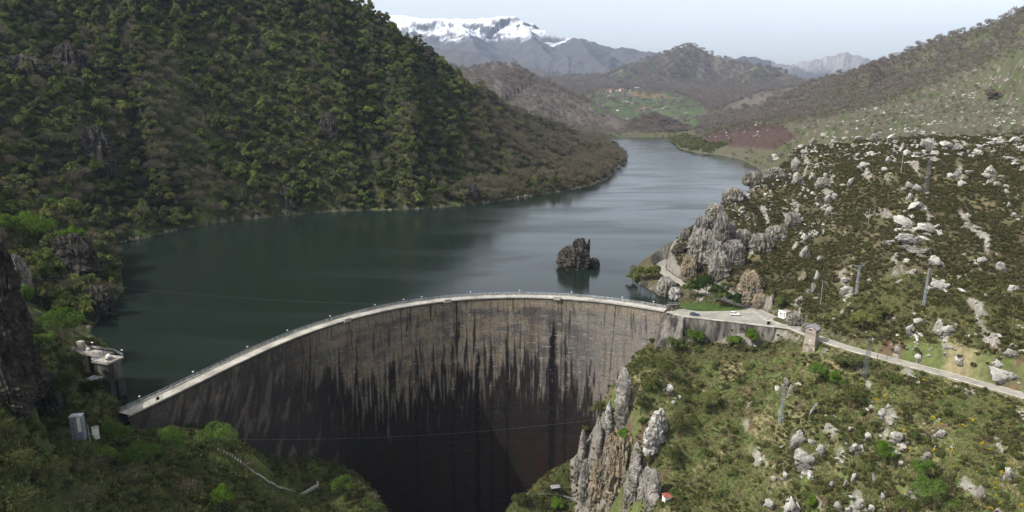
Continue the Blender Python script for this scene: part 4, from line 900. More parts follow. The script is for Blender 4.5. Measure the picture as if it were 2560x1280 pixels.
# village in the meadows
vil = [(1530, 230, 1, 'long'), (1543, 228, 2, ''), (1553, 228, 1, 'long'), (1562, 227, 2, ''), (1578, 228, 3, ''), (1592, 226, 3, 'long'), (1507, 237, 0, 'small'), (1522, 241, 0, 'small'), (1545, 277, 2, ''), (1553, 264, 0, 'small'), (1600, 275, 1, ''), (1612, 276, 1, 'long'), (1567, 299, 0, 'small'), (1690, 300, 3, ''), (1715, 285, 3, 'small')]
vl = ['leftmost of the red-roofed houses in the far village row', 'white-walled house second in the far village row', 'long red-roofed house in the middle of the far village row', 'house with brown-red roof right of the middle of the far village row', 'stone house with grey roof toward the right end of the far village row', 'long grey-roofed stone house at the right end of the far village',
      'small white shed on the meadow just below the left end of the village', 'second small white shed below the village, lower and farther right', 'pale farmhouse alone beside bare trees on the left of the meadows', 'tiny white shed above the lone pale farmhouse', 'left one of two red-roofed farmhouses low on the green meadows', 'long red-roofed farmhouse, right one of the low pair on the green meadows', 'tiny white shed at the meadow edge behind the wooded knoll', 'pale barn on the scrubby ground right of the knoll', 'small barn at the right edge of the meadows']
for (u, v, k, sz), lab in zip(vil, vl):
    b = at_px(u, v); s = {'long': 1.5, 'small': .7}.get(sz, 1.0) * (b[1] / 3000 + .35) * .72; root = empty('village_house', (b[0], b[1], b[2] - 1.5), R_(10 + 25 * (k % 3)), label=lab, cat='house', group='houses scattered over the far meadows')
    MB().box((0, 0, 4 * s), (14 * s, 8 * s, 8 * s)).obj('wall', [M['pink'], M['pink'], M['white'], M['concrete']][k], root)
    r_ = MB(); r_.add([(-7.6 * s, -4.8 * s, 7.6 * s), (7.6 * s, -4.8 * s, 7.6 * s), (7.6 * s, 4.8 * s, 7.6 * s), (-7.6 * s, 4.8 * s, 7.6 * s), (-7.6 * s, 0, 10.6 * s), (7.6 * s, 0, 10.6 * s)], [(0, 1, 5, 4), (2, 3, 4, 5), (1, 2, 5), (3, 0, 4), (3, 2, 1, 0)])
    r_.obj('roof', [M['slate'], M['roof_orange'], M['roof_orange'], M['slate']][k], root)
def lane(pxs, w_, zz=.8):
    L_ = smooth_line([at_px(*q) for q in pxs], 10); L_ = [Vector((p.x, p.y, float(gz(p.x, p.y)) + zz)) for p in L_]
    A_, B_ = offset_line(L_, w_), offset_line(L_, -w_)
    mb = MB(); mb.strip(A_, B_); mb.strip(B_, [p - Vector((0, 0, 1.5)) for p in B_]); mb.strip([p - Vector((0, 0, 1.5)) for p in A_], A_); tag(mb.obj('lane', M['deck']), kind='structure')
lane([(1541, 247), (1552, 252), (1568, 254), (1582, 258)], 3, 1.2); lane([(1634, 276), (1655, 272), (1668, 266), (1655, 264)], 3, 1.2); lane([(1481, 209), (1490, 210), (1498, 212)], 5, 2)
lane([(1938, 386), (1944, 395), (1936, 401)], 5, .8); lane([(1742, 352), (1738, 358), (1750, 366)], 2.5, .8)
# ---------------- rocks ----------------
import bmesh
def ico(sub):
    bm = bmesh.new(); bmesh.ops.create_icosphere(bm, subdivisions=sub, radius=1); bm.verts.ensure_lookup_table()
    V = np.array([v.co[:] for v in bm.verts]); F = np.array([[v.index for v in f.verts] for f in bm.faces]); bm.free(); return V, F
ICO3, ICO4, ICO2, ICO5 = ico(3), ico(4), ico(2), ico(6)
def cells(X, f, sx, sy, sz, s):
    a = np.floor(X[:, 0] * f * sx + X[:, 1] * f * .4 + .35 * fbm(X[:, 2] * f * 2, X[:, 1] * f * 2, 2, s)); b = np.floor(X[:, 2] * f * sz + .45 * X[:, 0] * f + .3 * fbm(X[:, 0] * f * 2, X[:, 1] * f * 2, 2, s + 1)); c = np.floor(X[:, 1] * f * sy)
    return _h(a * 7 + c * 131, b, s) - .5
def n3(V, f, s): return fbm(V[:, 0] * f + V[:, 2] * f * .7, V[:, 1] * f - V[:, 2] * f * .6, 4, s)
def rock_mesh(name, seed, mat, cuts=16, strata=0.0, base=ICO3, rough=.12, dims=(1, 1, 1), smooth=False):
    r = np.random.default_rng(seed); V, F = base; V = V.copy()
    for _ in range(cuts):
        d = r.normal(size=3); d[2] *= .8; d /= np.linalg.norm(d); o = r.uniform(.5, .9); k = V @ d; V = V - np.where(k > o, k - o, 0)[:, None] * d
    V = V * (1 + rough * (n3(V, 2.2, seed) + .6 * n3(V, 6, seed + 5)))[:, None]
    if strata:                                  # ledges along tilted beds
        k = V[:, 0] * .5 + V[:, 2] * .85; q = k * 6; V = V * (1 + strata * (np.abs(q - np.floor(q) - .5) * 2 - .5))[:, None]
    V = V * np.array(dims); return new_mesh(name, V, F, [mat], smooth)
def outcrop_mesh(seed, mat, base=ICO3, n=4, strata=.07):
    r = np.random.default_rng(seed); Vs = []; Fs = []; o = 0; bd = np.array([.55, .25, .8]); bd /= np.linalg.norm(bd)
    for k in range(n):
        V, F = base; V = V.copy()
        for _ in range(22):
            d = r.normal(size=3)
            if r.random() < .45: d = bd * np.sign(r.normal()) + r.normal(size=3) * .12
            d /= np.linalg.norm(d); oo = r.uniform(.38, .85); q = V @ d; V = V - np.where(q > oo, q - oo, 0)[:, None] * d
        V = V * (1 + .22 * n3(V, 2.5, seed + k) + .12 * ridged(V[:, 0] * 5 + V[:, 2] * 2, V[:, 1] * 5 + V[:, 2] * 6, 3, seed + k))[:, None]
        V = V * (1 + .16 * cells(V, 1.0, 3.2, 3, 3.6, seed + k) + .09 * cells(V, 1.0, 7, 6, 8, seed + k + 40))[:, None]
        kq = (V @ bd) * 5; V = V + bd * (strata * (kq - np.floor(kq) - .5))[:, None]
        if k == 0: s, c = np.array([.85, .8, .95]), np.array([r.uniform(-.2, .2), 0, 0])
        else: s = np.array([r.uniform(.3, .6), r.uniform(.3, .6), r.uniform(.3, .75)]); a = r.uniform(0, 6.28); c = np.array([math.cos(a) * .72, math.sin(a) * .6, -.45])
        Vs.append(V * s + c); Fs.append(F + o); o += len(V)
    V = np.concatenate(Vs); V /= np.abs(V).max(0); return new_mesh('outcrop', V, np.concatenate(Fs), [mat], False)
BOULD = [outcrop_mesh(300 + k, M['rock'], ICO3, 2 + k % 3) for k in range(9)]
SMALL = [outcrop_mesh(330 + k, M['rock'], ICO2, 2) for k in range(5)]
for m_q in BOULD + SMALL: m_q.transform(Matrix.Diagonal((1, .8, .6, 1)))
def bedded(seed, mat, dims, ledges=7, spike=.0, base=ICO5, vert=True):
    """craggy block: vertical joints and ledges, ragged top"""
    r = np.random.default_rng(seed); V, F = base; V = V.copy()
    V = np.sign(V) * np.abs(V) ** .62; V /= np.abs(V).max()
    d = np.array(dims, float); X = V * d
    f = 1 / max(d[0], d[1], .5)
    rib = ridged(X[:, 0] * f * 2.6 + X[:, 1] * f * 1.4, X[:, 2] * f * .35 + X[:, 1] * f, 2, seed)
    led = fbm(X[:, 0] * f * .8, X[:, 2] * f * 3.2 + X[:, 1] * f, 4, seed + 3); fn = fbm(X[:, 0] * f * 7 + X[:, 1] * 5 * f, X[:, 2] * f * 7, 3, seed + 4)
    f2 = ridged(X[:, 0] * f * 6 + X[:, 1] * f * 4, X[:, 2] * f * 2.2 + X[:, 1] * 3 * f, 3, seed + 6); rad = .26 * (rib - .3) + .2 * led + .03 * fn + .04 * f2; q5 = (X[:, 2] + .35 * X[:, 0] + .5 * led) * f * 4.5; rad = rad + .10 * (q5 - np.floor(q5) - .5) + .26 * cells(X, f, 4.0, 4, 2.0, seed + 11) + .06 * cells(X, f, 8, 7, 4.5, seed + 12)
    X[:, :2] *= (1 + rad)[:, None]
    top = (V[:, 2] > 0); X[:, 2] += top * V[:, 2] * d[2] * (spike * (ridged(X[:, 0] * f * 1.7, X[:, 1] * f * 1.7, 3, seed + 9) - .45) + .08 * fn)
    X[:, 0] += X[:, 2] * r.uniform(-.08, .08)
    X[:, :2] *= (1 - .22 * np.clip(V[:, 2:3], 0, 1))
    return new_mesh('crag', X, F, [mat], False)
def put_rock(name, me, u, vb, wpx, hpx, label, group, cat='rock', depth=.8, rz=None, tilt=0, sink=.15, z0=None):
    p = cast(u, vb)[0] if z0 is None else np.array(W(u, vb, z0)); k = math.hypot(p[0], p[1]) / FPX * .97
    w_, h_ = wpx * k, hpx * k; bb = np.array([v[:] for v in me.get('bb', [[-1, -1, -1], [1, 1, 1]])])
    o = bpy.data.objects.new(name, me); COL.objects.link(o)
    o.scale = (w_ / 2 * 1.08, w_ / 2 * depth * 1.1, h_ / 2 * 1.2); o.location = (p[0], p[1] + w_ * .35 * depth, p[2] + h_ * (.42 - sink)); o.rotation_euler = (R_(tilt * .3), R_(tilt), random.uniform(-.4, .4) if rz is None else rz)
    return tag(o, label, cat, group)
random.seed(21); rid = [0]; SATS = []
def rock(u, vb, wpx, hpx, label=None, mat='rock', tilt=0, depth=.8, group='pale limestone boulders and outcrops on the right bank', strata=.07):
    pc_ = cast(u, vb)[0]; wm = wpx * math.hypot(pc_[0], pc_[1]) / FPX
    for k in range(3): SATS.append((pc_[0] + random.uniform(-.9, .9) * wm, pc_[1] + random.uniform(-1.1, 1.6) * wm, wm * random.uniform(.12, .34)))
    if hpx > 1.8 * wpx: hpx *= .75; wpx *= 1.25
    rid[0] += 1; me = outcrop_mesh(500 + rid[0], M[mat], ICO4 if wpx * hpx > 1200 else ICO3, 5 if wpx * hpx > 500 and wpx > hpx * .6 else 2)
    return put_rock('limestone_outcrop', me, u, vb, wpx, hpx, label or 'pale angular limestone rock half buried in the scrub of the right bank', group, tilt=tilt, depth=depth)
for a in [
 (2282, 840, 34, 36, 'white tilted slab boulder, lower left of a pair, on grass above the road', 'rock', 25), (2303, 815, 32, 28, 'white block boulder, upper right of a pair, on grass above the road', 'rock', -15),
 (2372, 838, 42, 30, 'split white boulder with dark cleft, right of the white pair above the road'), (2118, 735, 36, 24, 'pale rounded rock touching the foot of the T-topped mast'), (2120, 705, 26, 16, 'small white rock left of the T-topped mast'), (2174, 710, 14, 16, 'small white block right of the T-topped mast'),
 (2245, 880, 34, 18), (2302, 905, 16, 30, 'narrow upright white rock right above the road'), (2404, 908, 26, 22, 'lone white boulder above the road toward the right edge'), (2525, 968, 90, 60, 'broad pale limestone outcrop above the road at the right edge'), (2540, 890, 44, 18), (2500, 930, 40, 30),
 (2355, 730, 50, 34, 'layered pale rock on the slope right of the slender lattice mast'), (2350, 670, 38, 30), (2455, 662, 30, 22), (2512, 680, 34, 26), (2545, 732, 32, 20), (2468, 748, 14, 14), (2110, 790, 12, 20), (2086, 806, 12, 16),
 (2002, 1118, 38, 52, 'long white upright slab, top of the big white group below the tower', 'rock', 14), (2020, 1174, 56, 64, 'biggest white block of the group on the lower slope below the tower'), (2057, 1142, 32, 42, 'round white boulder right beside the biggest white block'), (2032, 1112, 16, 32, 'narrow grey slab wedged beside the round white boulder', 'rock', -10),
 (2182, 1025, 16, 14), (2212, 1047, 36, 32, 'white broken outcrop with two humps on the lower slope'), (2222, 1022, 14, 14), (2258, 1116, 54, 56, 'large white outcrop with heather on top right of the green tree'), (2356, 1096, 32, 28, 'white boulder with dark hollow beside the yellow gorse'), (2245, 1050, 22, 12), (2128, 1080, 16, 18),
 (2172, 1102, 16, 36), (2140, 1136, 44, 32), (2246, 1146, 34, 22), (2320, 1150, 22, 34), (2082, 1222, 26, 30, 'round layered white boulder near the bottom edge between heather clumps'), (2112, 1222, 12, 52, None, 'rock', 15, .5), (2140, 1204, 18, 42, None, 'rock', 8, .5), (2188, 1208, 12, 46, None, 'rock', -18, .5),
 (2174, 1216, 18, 12), (1938, 1206, 18, 24, 'small pointed pale rock on the left edge of the lower rock field'), (1965, 1200, 22, 32), (1926, 1282, 16, 52, 'thin upright limestone fin at the bottom edge', 'rock', -6, 2.5), (1992, 1290, 26, 86, 'tall pale limestone rib running to the bottom edge', 'rock', -10, 1.6), (1975, 1290, 34, 44),
 (2095, 1276, 32, 30), (2150, 1280, 24, 46), (2178, 1284, 28, 34), (2120, 1284, 20, 22), (2208, 1250, 14, 26), (2530, 1202, 30, 56, 'ragged pale rock rib near the right edge of the lower slope'), (2455, 1250, 16, 66, 'dark narrow rock rib low on the right', 'rock_grey', 4, .6), (2030, 1040, 12, 60, 'thin slanting pale rock rib below the square tower', 'rock', 22, .5), (1984, 985, 20, 48, 'grey jointed rock cleft just below the square tower', 'rock_grey', 12, .7), (1972, 968, 30, 30, 'rounded grey boulder left of the rock cleft below the tower', 'rock_grey'),
 (1675, 990, 30, 44, 'white streaked rock patch on the green slope right of the limestone fins', 'rock', 30), (1700, 1000, 18, 14), (1890, 870, 16, 10), (2175, 735, 8, 6), (1870, 770, 22, 12, 'small pale boulder on the edge of the lawn left of the white car'),
 # hill crest and slopes
 (2300, 532, 48, 42, 'grey-white tongue of rock above the great layered slab'), (2268, 575, 66, 44, 'left shoulder of the great layered limestone slab on the hill'), (2325, 590, 64, 40, 'bright smooth face of the great layered limestone slab'), (2288, 620, 96, 40, 'great layered limestone slab in the middle of the heather hill'), (2315, 640, 66, 26, 'dark undercut lower lip of the great layered slab', 'rock_grey'),
 (2275, 475, 30, 26), (2296, 478, 24, 20), (2280, 500, 20, 26), (2292, 515, 14, 24), (2320, 490, 16, 12),
 (2322, 378, 40, 36, 'domed pale outcrop, tallest on the hill crest left of the dark pylon'), (2345, 392, 44, 20), (2375, 378, 36, 26), (2400, 378, 34, 22), (2235, 352, 34, 22, 'rounded pale outcrop on the hill crest'), (2190, 350, 28, 18), (2155, 352, 24, 18), (2290, 395, 18, 16), (2270, 392, 20, 20), (2314, 394, 18, 14), (2240, 372, 16, 12), (2455, 372, 18, 14), (2485, 364, 26, 16), (2510, 362, 20, 12), (2540, 358, 34, 16), (2145, 395, 12, 22), (2225, 410, 16, 22), (2215, 430, 18, 16), (2165, 420, 34, 20), (2128, 465, 14, 34), (2112, 470, 16, 14),
 (2398, 448, 30, 30, 'curved C-shaped white outcrop on the right of the hill'), (2410, 470, 24, 20), (2482, 440, 32, 26, 'white blocky outcrop on the hill toward the right edge'), (2475, 462, 14, 16), (2495, 466, 20, 16), (2520, 488, 24, 16), (2522, 470, 16, 10), (2525, 520, 12, 16), (2538, 545, 12, 20), (2548, 556, 10, 12), (2530, 402, 34, 10), (2545, 415, 22, 12),
 (1993, 425, 22, 60, 'pale rock pinnacle at the left end of the hill crest', 'rock', 5), (2000, 462, 32, 36), (2012, 388, 16, 20), (2033, 362, 20, 20, 'knobbly rock on the skyline of the near hill'), (2036, 448, 22, 26), (2062, 470, 42, 40, 'big smooth grey outcrop below the left end of the hill crest', 'rock_grey'), (2066, 445, 14, 16), (2012, 480, 12, 16), (2072, 510, 20, 34), (2080, 535, 30, 30), (2090, 500, 16, 20), (2062, 345, 18, 14), (2085, 360, 22, 14), (2110, 352, 18, 12), (2005, 372, 22, 14),
 (2014, 610, 22, 44), (2028, 600, 12, 36, None, 'rock', -20), (2015, 648, 24, 40), (2012, 705, 20, 48, 'long upright pale rib in the chain of ribs above the signboard hut', 'rock_tan'), (2048, 700, 22, 34), (2032, 735, 24, 34, None, 'rock_grey'), (2005, 755, 16, 36, None, 'rock_grey'), (2052, 655, 14, 24), (2060, 590, 8, 26), (2052, 628, 14, 10), (2040, 750, 16, 12), (2018, 795, 8, 10)]:
    rock(*a)
# big crags of the lakeside headland, the cutting and the dam flank
CRAG = []
def crag(u, vb, wpx, hpx, label, mat='rock_grey', depth=.9, spike=.4, z0=None, rz=0.0, tilt=0, led=7):
    CRAG.append(1); p = np.array(cast(u, vb)[0]) if z0 is None else np.array(W(u, vb, z0)); k = math.hypot(p[0], p[1]) / FPX
    w_, h_ = wpx * k, hpx * k
    me = bedded(700 + len(CRAG), M[mat], (w_ / 2, w_ / 2 * depth, h_ * .62), led, spike)
    o = link('rock_crag', me); o.location = (p[0], p[1] + w_ * .42 * depth, p[2] + h_ * .38); o.rotation_euler = (0, R_(tilt), rz); return tag(o, label, 'rock', 'crags of grey and ochre limestone')
crag(1758, 668, 62, 86, 'massive grey cliff buttress facing the road bend on the lake headland'); crag(1750, 638, 38, 60, 'left buttress of the grey headland cliff above the lake'); crag(1805, 618, 34, 78, 'upright grey rock pillar on top of the headland cliff', spike=.6); crag(1828, 612, 24, 52, 'shorter grey pillar right of the upright one on the headland')
crag(1800, 700, 44, 66, 'lower right buttress of the grey headland cliff behind the dark trees'); crag(1862, 622, 40, 42, 'blocky grey crag at the left end of the ravine rim'); crag(1905, 632, 50, 42, 'ribbed grey crag in the middle of the ravine rim'); crag(1772, 585, 40, 40, 'mossy grey shoulder above the headland cliff'); crag(1790, 668, 40, 60, 'middle buttress of the grey headland cliff')
crag(1724, 702, 34, 58, 'ochre rock face above the inner side of the lakeside road bend', 'rock_tan'); crag(1668, 744, 42, 46, 'grey-brown rock stump standing between road bend and lake', 'rock_grey', z0=-5); crag(1690, 752, 30, 30, 'low pale rock at the foot of the stump by the lake', 'rock', z0=-4.6)
crag(1878, 762, 52, 78, 'ochre crumbly rock face beside the road cutting right of the dark trees', 'rock_tan', depth=.7); crag(1903, 772, 30, 34, 'low ochre rubble face at the foot of the road cutting', 'rock_tan'); crag(1703, 632, 40, 18, 'dark slab leaning out over the lakeside road', 'rock_dark_shaded', tilt=-38); crag(1714, 600, 22, 26, 'small grey block on the edge of the headland cliff')
crag(1752, 600, 30, 50, 'slanting grey rib on the lake edge of the headland', spike=.7); crag(2020, 832, 22, 20, 'brown rock knob behind the square tower', 'rock_grey'); crag(1990, 815, 34, 26, 'brown rock knob between hut and square tower', 'rock_grey')
for a in [(0, 1010, 80, 220, 'dark rock cliff at the left edge, nearest part'), (34, 930, 60, 180, 'dark rock cliff at the left edge, middle buttress'), (2, 850, 64, 190, 'upper buttress of the dark cliff at the left edge'), (70, 985, 50, 90, 'right foot of the dark cliff at the left edge'), (30, 730, 46, 70, 'pale-topped rock pinnacle crowning the left-edge cliff'), (112, 1040, 50, 90, 'low dark rock step under the left-edge cliff')]: crag(*a, 'rock_dark_shaded' if 'pale' not in a[4] else 'rock_grey', depth=.8, spike=.5)  # shade on the left-edge cliff is painted through its dark rock colour
for a in [(240, 430, 60, 90, 'dark bare rock face showing in the wood of the left mountain'), (50, 190, 80, 40, 'dark cliff band high in the wood at the left'), (165, 190, 60, 60, 'dark cliff right of the high cliff band'), (820, 350, 40, 60, 'dark rock rib in the middle of the wooded mountain'), (1072, 158, 24, 38, 'dark rocky nose at the end of the green ridge'), (720, 520, 40, 50, 'dark rock face low above the waterline'), (1180, 500, 30, 40, 'small dark rock face by the water'), (180, 700, 90, 90, 'dark cliff of the near headland above the water'), (240, 790, 60, 60, 'dark rock nose at the waterline of the near headland')]: crag(*a, 'rock_dark_shaded', depth=.6, spike=.4)
for a in [(1792, 548, 40, 34, 'grey ledge block on the lakeward brow of the headland'), (1838, 505, 44, 30, 'pale ledge block higher on the lakeward brow of the headland'), (1888, 462, 44, 28, 'low ledge block on the brow where the headland meets the lake skyline'), (1942, 450, 44, 26, 'long low ledge at the foot of the hill-crest pinnacle'), (1838, 662, 44, 56, 'grey crag bridging headland cliff and ravine rim'), (1945, 606, 44, 36, 'grey crag at the right end of the ravine rim'), (1985, 570, 30, 34, 'small grey crag where the ravine rim fades into heather')]: crag(*a, 'rock_grey', depth=.8, spike=.4)
# fins of upturned limestone beside the dam
def fin(u, vt, vb, Yd, w_, lenm, label, mat='rock', lean=0.0, rz=R_(75)):
    Yd = float(cast(u, vt * .35 + vb * .65)[0][1]) - 1.0
    top = Vector(P(u, vt, Yd)); bot = Vector(P(u, vb, Yd)); H = top.z - bot.z; r = np.random.default_rng(int(u + vt))
    V, F = ICO5; V = V.copy(); V = np.sign(V) * np.abs(V) ** .7; V /= np.abs(V).max()
    X = V * np.array([lenm / 2, w_ / 2, H * .56]); f = 1 / 4.0
    X[:, 1] *= 1 + .5 * ridged(X[:, 0] * .3, X[:, 2] * .12, 4, int(u)) - .2 + .25 * fbm(X[:, 0], X[:, 2] * .8, 3, int(u) + 1)
    X[:, 1] *= 1 + .5 * cells(X, .5, 2, 1, 1.2, int(u)) + .3 * cells(X, 1.2, 2, 1, 1.2, int(u) + 3)
    t = np.clip(V[:, 2], -1, 1); X[:, 0] *= (1 - .55 * np.clip(t, 0, 1) ** 1.2) * (1 + .25 * fbm(X[:, 2] * .5, X[:, 1] * .2, 4, int(vt)))
    X[:, 1] *= (1 - .45 * np.clip(t, 0, 1) ** 2)
    X[:, 2] += (t > 0) * H * .16 * (ridged(X[:, 0] * .22, X[:, 1] * .05, 3, int(u) + 7) - .5)
    pass
    o = link('limestone_fin', new_mesh('fin', X, F, [M[mat]], False)); o.location = (bot + top) / 2; o.rotation_euler = (0, lean, rz); return tag(o, label, 'rock', 'upright limestone fins beside the dam')
fin(1558, 935, 1075, 276, 5.2, 7, 'tallest pale limestone fin, standing alone against the dam face', 'rock_grey')
fin(1522, 1010, 1100, 280, 2.6, 5, 'sharp white limestone spike left of the tallest fin', 'rock'); fin(1499, 1062, 1150, 282, 2.4, 6, 'low thin limestone fin farthest left but one', 'rock_grey'); fin(1456, 1085, 1185, 288, 3.0, 8, 'mossy limestone fin touching the dark foot of the dam', 'rock_grey')
fin(1640, 1030, 1142, 258, 4.5, 11, 'broad pale leaning slab right of the tallest fin', 'rock', lean=.22, rz=R_(35)); fin(1590, 1122, 1240, 262, 4.2, 12, 'pointed grey fin below the tallest fin', 'rock_grey', lean=.05); fin(1634, 1180, 1300, 240, 4.2, 12, 'pale rock rib at the lower right of the fin group', 'rock_grey')
cf = [(1500, 1285, 44, 150, 'tan'), (1545, 1270, 56, 170, 'tan'), (1470, 1270, 36, 110, 'grey'), (1590, 1290, 50, 130, 'grey'), (1520, 1210, 40, 80, 'grey'), (1622, 1300, 44, 120, 'grey'), (1450, 1215, 26, 70, 'grey'), (1565, 1180, 40, 90, 'tan'), (1528, 1165, 36, 80, 'tan'), (1608, 1215, 40, 80, 'tan')]
for i, (u, vb, wpx, hpx, k) in enumerate(cf):
    Yd = float(cast(u, min(vb, 1275) - hpx * .35)[0][1]); p = Vector(P(u, vb, Yd)); kk = Yd / 1560; me = bedded(760 + i, M['rock_tan' if k == 'tan' else 'rock_grey'], (wpx * kk / 2, wpx * kk * .6, hpx * kk * .6), 7, .35)
    o = link('rock_crag', me); o.location = (p.x, p.y + 3, p.z + hpx * kk * .45); tag(o, ['ochre cliff at the bottom of the fin group, left part', 'widest ochre cliff under the tallest fin', 'grey cliff foot at the far left of the fin group', 'grey cliff right of the widest ochre cliff', 'grey knob under the white spike', 'grey cliff at the far right bottom of the fin group', 'grey ledge at the dam foot left of the fins', 'ochre step right under the tallest fin', 'ochre step between the white spike and the widest cliff', 'ochre step left of the leaning slab foot'][i], 'rock', 'crags of grey and ochre limestone')
# island
isl = empty('rock_island', (*W(1448, 672, -4)[:2], -4), label='dark craggy rock islet with two horns standing out of the lake', cat='rock')
ki = math.hypot(isl.location.x, isl.location.y) / FPX
def ipart(name, du, wpx, hpx, dy, seed, spike, mat='rock_dark_shaded', tilt=0):
    me = bedded(seed, M[mat], (wpx * ki / 2, wpx * ki * .42, hpx * ki * .6), 7, spike); o = link(name, me, isl); o.location = (du * ki, dy, hpx * ki * .36); o.rotation_euler = (0, R_(tilt), 0); return o
ipart('rock_mass', -14, 72, 56, 4, 811, .35); ipart('rock_peak', 2, 42, 72, 5, 812, .5); ipart('rock_shoulder', -32, 34, 52, 3, 813, .25); ipart('low_rock', 40, 24, 26, 3, 814, .3); ipart('rock_peak', 14, 24, 56, 5, 815, .4); ipart('rock_horn', 22, 9, 74, 5, 816, .2, tilt=4); ipart('low_rock', -44, 16, 14, 1, 817, .2)  # the islet's shaded face is put into its dark rock colour

# ---------------- plant prototypes ----------------
def leaf_cloud(r, cen, rad, n, size, flat=.8, lumps=9, updark=False):
    """n leaf-sized triangles spread over the shells of several lobes"""
    L_ = []; c = []
    for k in range(lumps):
        d = r.normal(size=3); d /= np.linalg.norm(d); d[2] = abs(d[2]) * .9 - .25; q = r.uniform(.3, .88); c.append((cen + d * rad * q * np.array([1, 1, flat]), rad * r.uniform(.18, .42)))
    c.append((cen, rad * .42)); w_ = np.array([b[1] ** 2 for b in c]); w_ /= w_.sum(); ks = r.choice(len(c), n, p=w_)
    ctr = np.array([b[0] for b in c])[ks]; rr2 = np.array([b[1] for b in c])[ks]
    d = r.normal(size=(n, 3)); d /= np.linalg.norm(d, axis=1)[:, None]; d[:, 2] = np.where(d[:, 2] < -.3, -d[:, 2], d[:, 2])
    p = ctr + d * (rr2 * r.uniform(.72, 1.05, n) ** .7)[:, None]
    nrm = d + r.normal(size=(n, 3)) * .55; nrm /= np.linalg.norm(nrm, axis=1)[:, None]
    t = np.cross(nrm, r.normal(size=(n, 3))); t /= np.linalg.norm(t, axis=1)[:, None]; b_ = np.cross(nrm, t); s = (size * r.uniform(.6, 1.3, n))[:, None]
    a = p + t * s * .6; b2 = p - t * s * .5 + b_ * s * .45; c2 = p - t * s * .4 - b_ * s * .5; e = p + b_ * s * .1 + t * s * .1 + nrm * s * .15
    V = np.stack([a, b2, c2], 1).reshape(-1, 3); return V, np.arange(3 * n).reshape(-1, 3)
def tube_np(a, b, r0, r1, n=5):
    m_ = MB().tube(a, b, r0, r1, n); return np.array(m_.v), m_.f
def tree_skel(r, H, cr, base, n_l=6, thick=.16):
    mb = MB(); lean = Vector((r.uniform(-.1, .1) * H, r.uniform(-.1, .1) * H, 0)); top = Vector((0, 0, H * .8)) + lean; mid = Vector((0, 0, H * .4)) + lean * .3
    mb.tube((0, 0, -1.5), mid, thick, thick * .7, 6); mb.tube(mid, top, thick * .7, thick * .2, 5); tips = []
    for k in range(n_l):
        t = .3 + .5 * k / n_l; o = mid.lerp(top, max(0, (t - .4) / .5)) if t > .4 else Vector((0, 0, H * t)); a = k * 2.4 + r.uniform(-.5, .5)
        q = o + Vector((math.cos(a) * cr * .7, math.sin(a) * cr * .7, H * r.uniform(.1, .28))); mb.tube(o, q, thick * .38, thick * .12, 4); tips.append(q)
    return mb, tips
def twigs(r, cen, rad, n, ln, wd, flat=.85):
    d = r.normal(size=(n, 3)); d /= np.linalg.norm(d, axis=1)[:, None]; d[:, 2] = np.where(d[:, 2] < -.25, -d[:, 2], d[:, 2])
    p = cen + d * rad * (r.uniform(.15, .95, n) ** .6)[:, None] * np.array([1, 1, flat]) * (1 + .25 * fbm(d[:, 0] * 2, d[:, 1] * 2 + d[:, 2], 2, 5))[:, None]
    g = d + np.array([0, 0, .6]) + r.normal(size=(n, 3)) * .35; g /= np.linalg.norm(g, axis=1)[:, None]; t = np.cross(g, r.normal(size=(n, 3))); t /= np.linalg.norm(t, axis=1)[:, None]
    l_ = (ln * r.uniform(.6, 1.3, n))[:, None]; V = np.stack([p - t * wd, p + t * wd, p + g * l_], 1).reshape(-1, 3); return V, np.arange(3 * n).reshape(-1, 3)
def join(name, parts, mats):
    V = []; F = []; mi = []; o = 0
    for (v, f), k in parts:
        V.append(np.asarray(v)); fl = [[int(i) + o for i in q] for q in f]; F += fl; mi += [k] * len(fl); o += len(v)
    return new_mesh(name, np.concatenate(V), F, mats, False, mi)
def r_(s): return np.random.default_rng(s)
def green_tree(seed, n, size, mat, H=9.0, cr=4.2, flat=.95, lumps=10):
    r = r_(seed); sk_, tips = tree_skel(r, H, cr, 0); return join('tree', [((sk_.v, sk_.f), 0), (leaf_cloud(r, np.array([0, 0, H * .62]), cr, n, size, flat, lumps), 1)], [M['bark'], mat])
def bare_tree(seed, n, ln, wd, mat, H=9.0, cr=3.8):
    r = r_(seed); sk_, tips = tree_skel(r, H, cr, 0, 8, .17); return join('bare_tree', [((sk_.v, sk_.f), 0), (twigs(r, np.array([0, 0, H * .6]), cr, n, ln, wd), 1)], [M['bark'], mat])
G_FAR = [green_tree(900 + k, 620, .95, M['leaf'], H=8 + k % 3 * 1.6, cr=3.6 + .35 * (k % 4), flat=1.05 + .15 * (k % 3), lumps=12 + 2 * k) for k in range(6)] + [green_tree(910 + k, 420, .85, M['leaf'], H=10 + k, cr=2.5, flat=1.7, lumps=10) for k in range(3)]
B_FAR = [bare_tree(920 + k, 330, 1.7, .085, M['twig'], H=8 + k % 3, cr=3.6 + .3 * (k % 3)) for k in range(5)]
D_FAR = [green_tree(930 + k, 300, .9, M['leaf_dark'], H=5.5, cr=3.4, lumps=7) for k in range(3)]
W_FAR = [bare_tree(940 + k, 90, 2.4, .3, M['twig_far'], H=8, cr=4.2) for k in range(4)]
def bush(name, seed, n, size, mat, cr=1.0, H=.9, lumps=6, flat=.7):
    r = r_(seed); return join(name, [(leaf_cloud(r, np.array([0, 0, H * .35]), cr, n, size, flat, lumps), 0)], [mat])
HEATH = [bush('heath', 950 + k, 110, .34, M['heath'], 1.15, 1.0) for k in range(5)]
SHRUB = [bush('shrub', 960 + k, 260, .26, M['shrub'], 1.2, 1.3, 8, .9) for k in range(4)]
GORSE = [bush('gorse', 970 + k, 260, .17, M['gorse'], 1.0, 1.0, 7, .8) for k in range(3)]
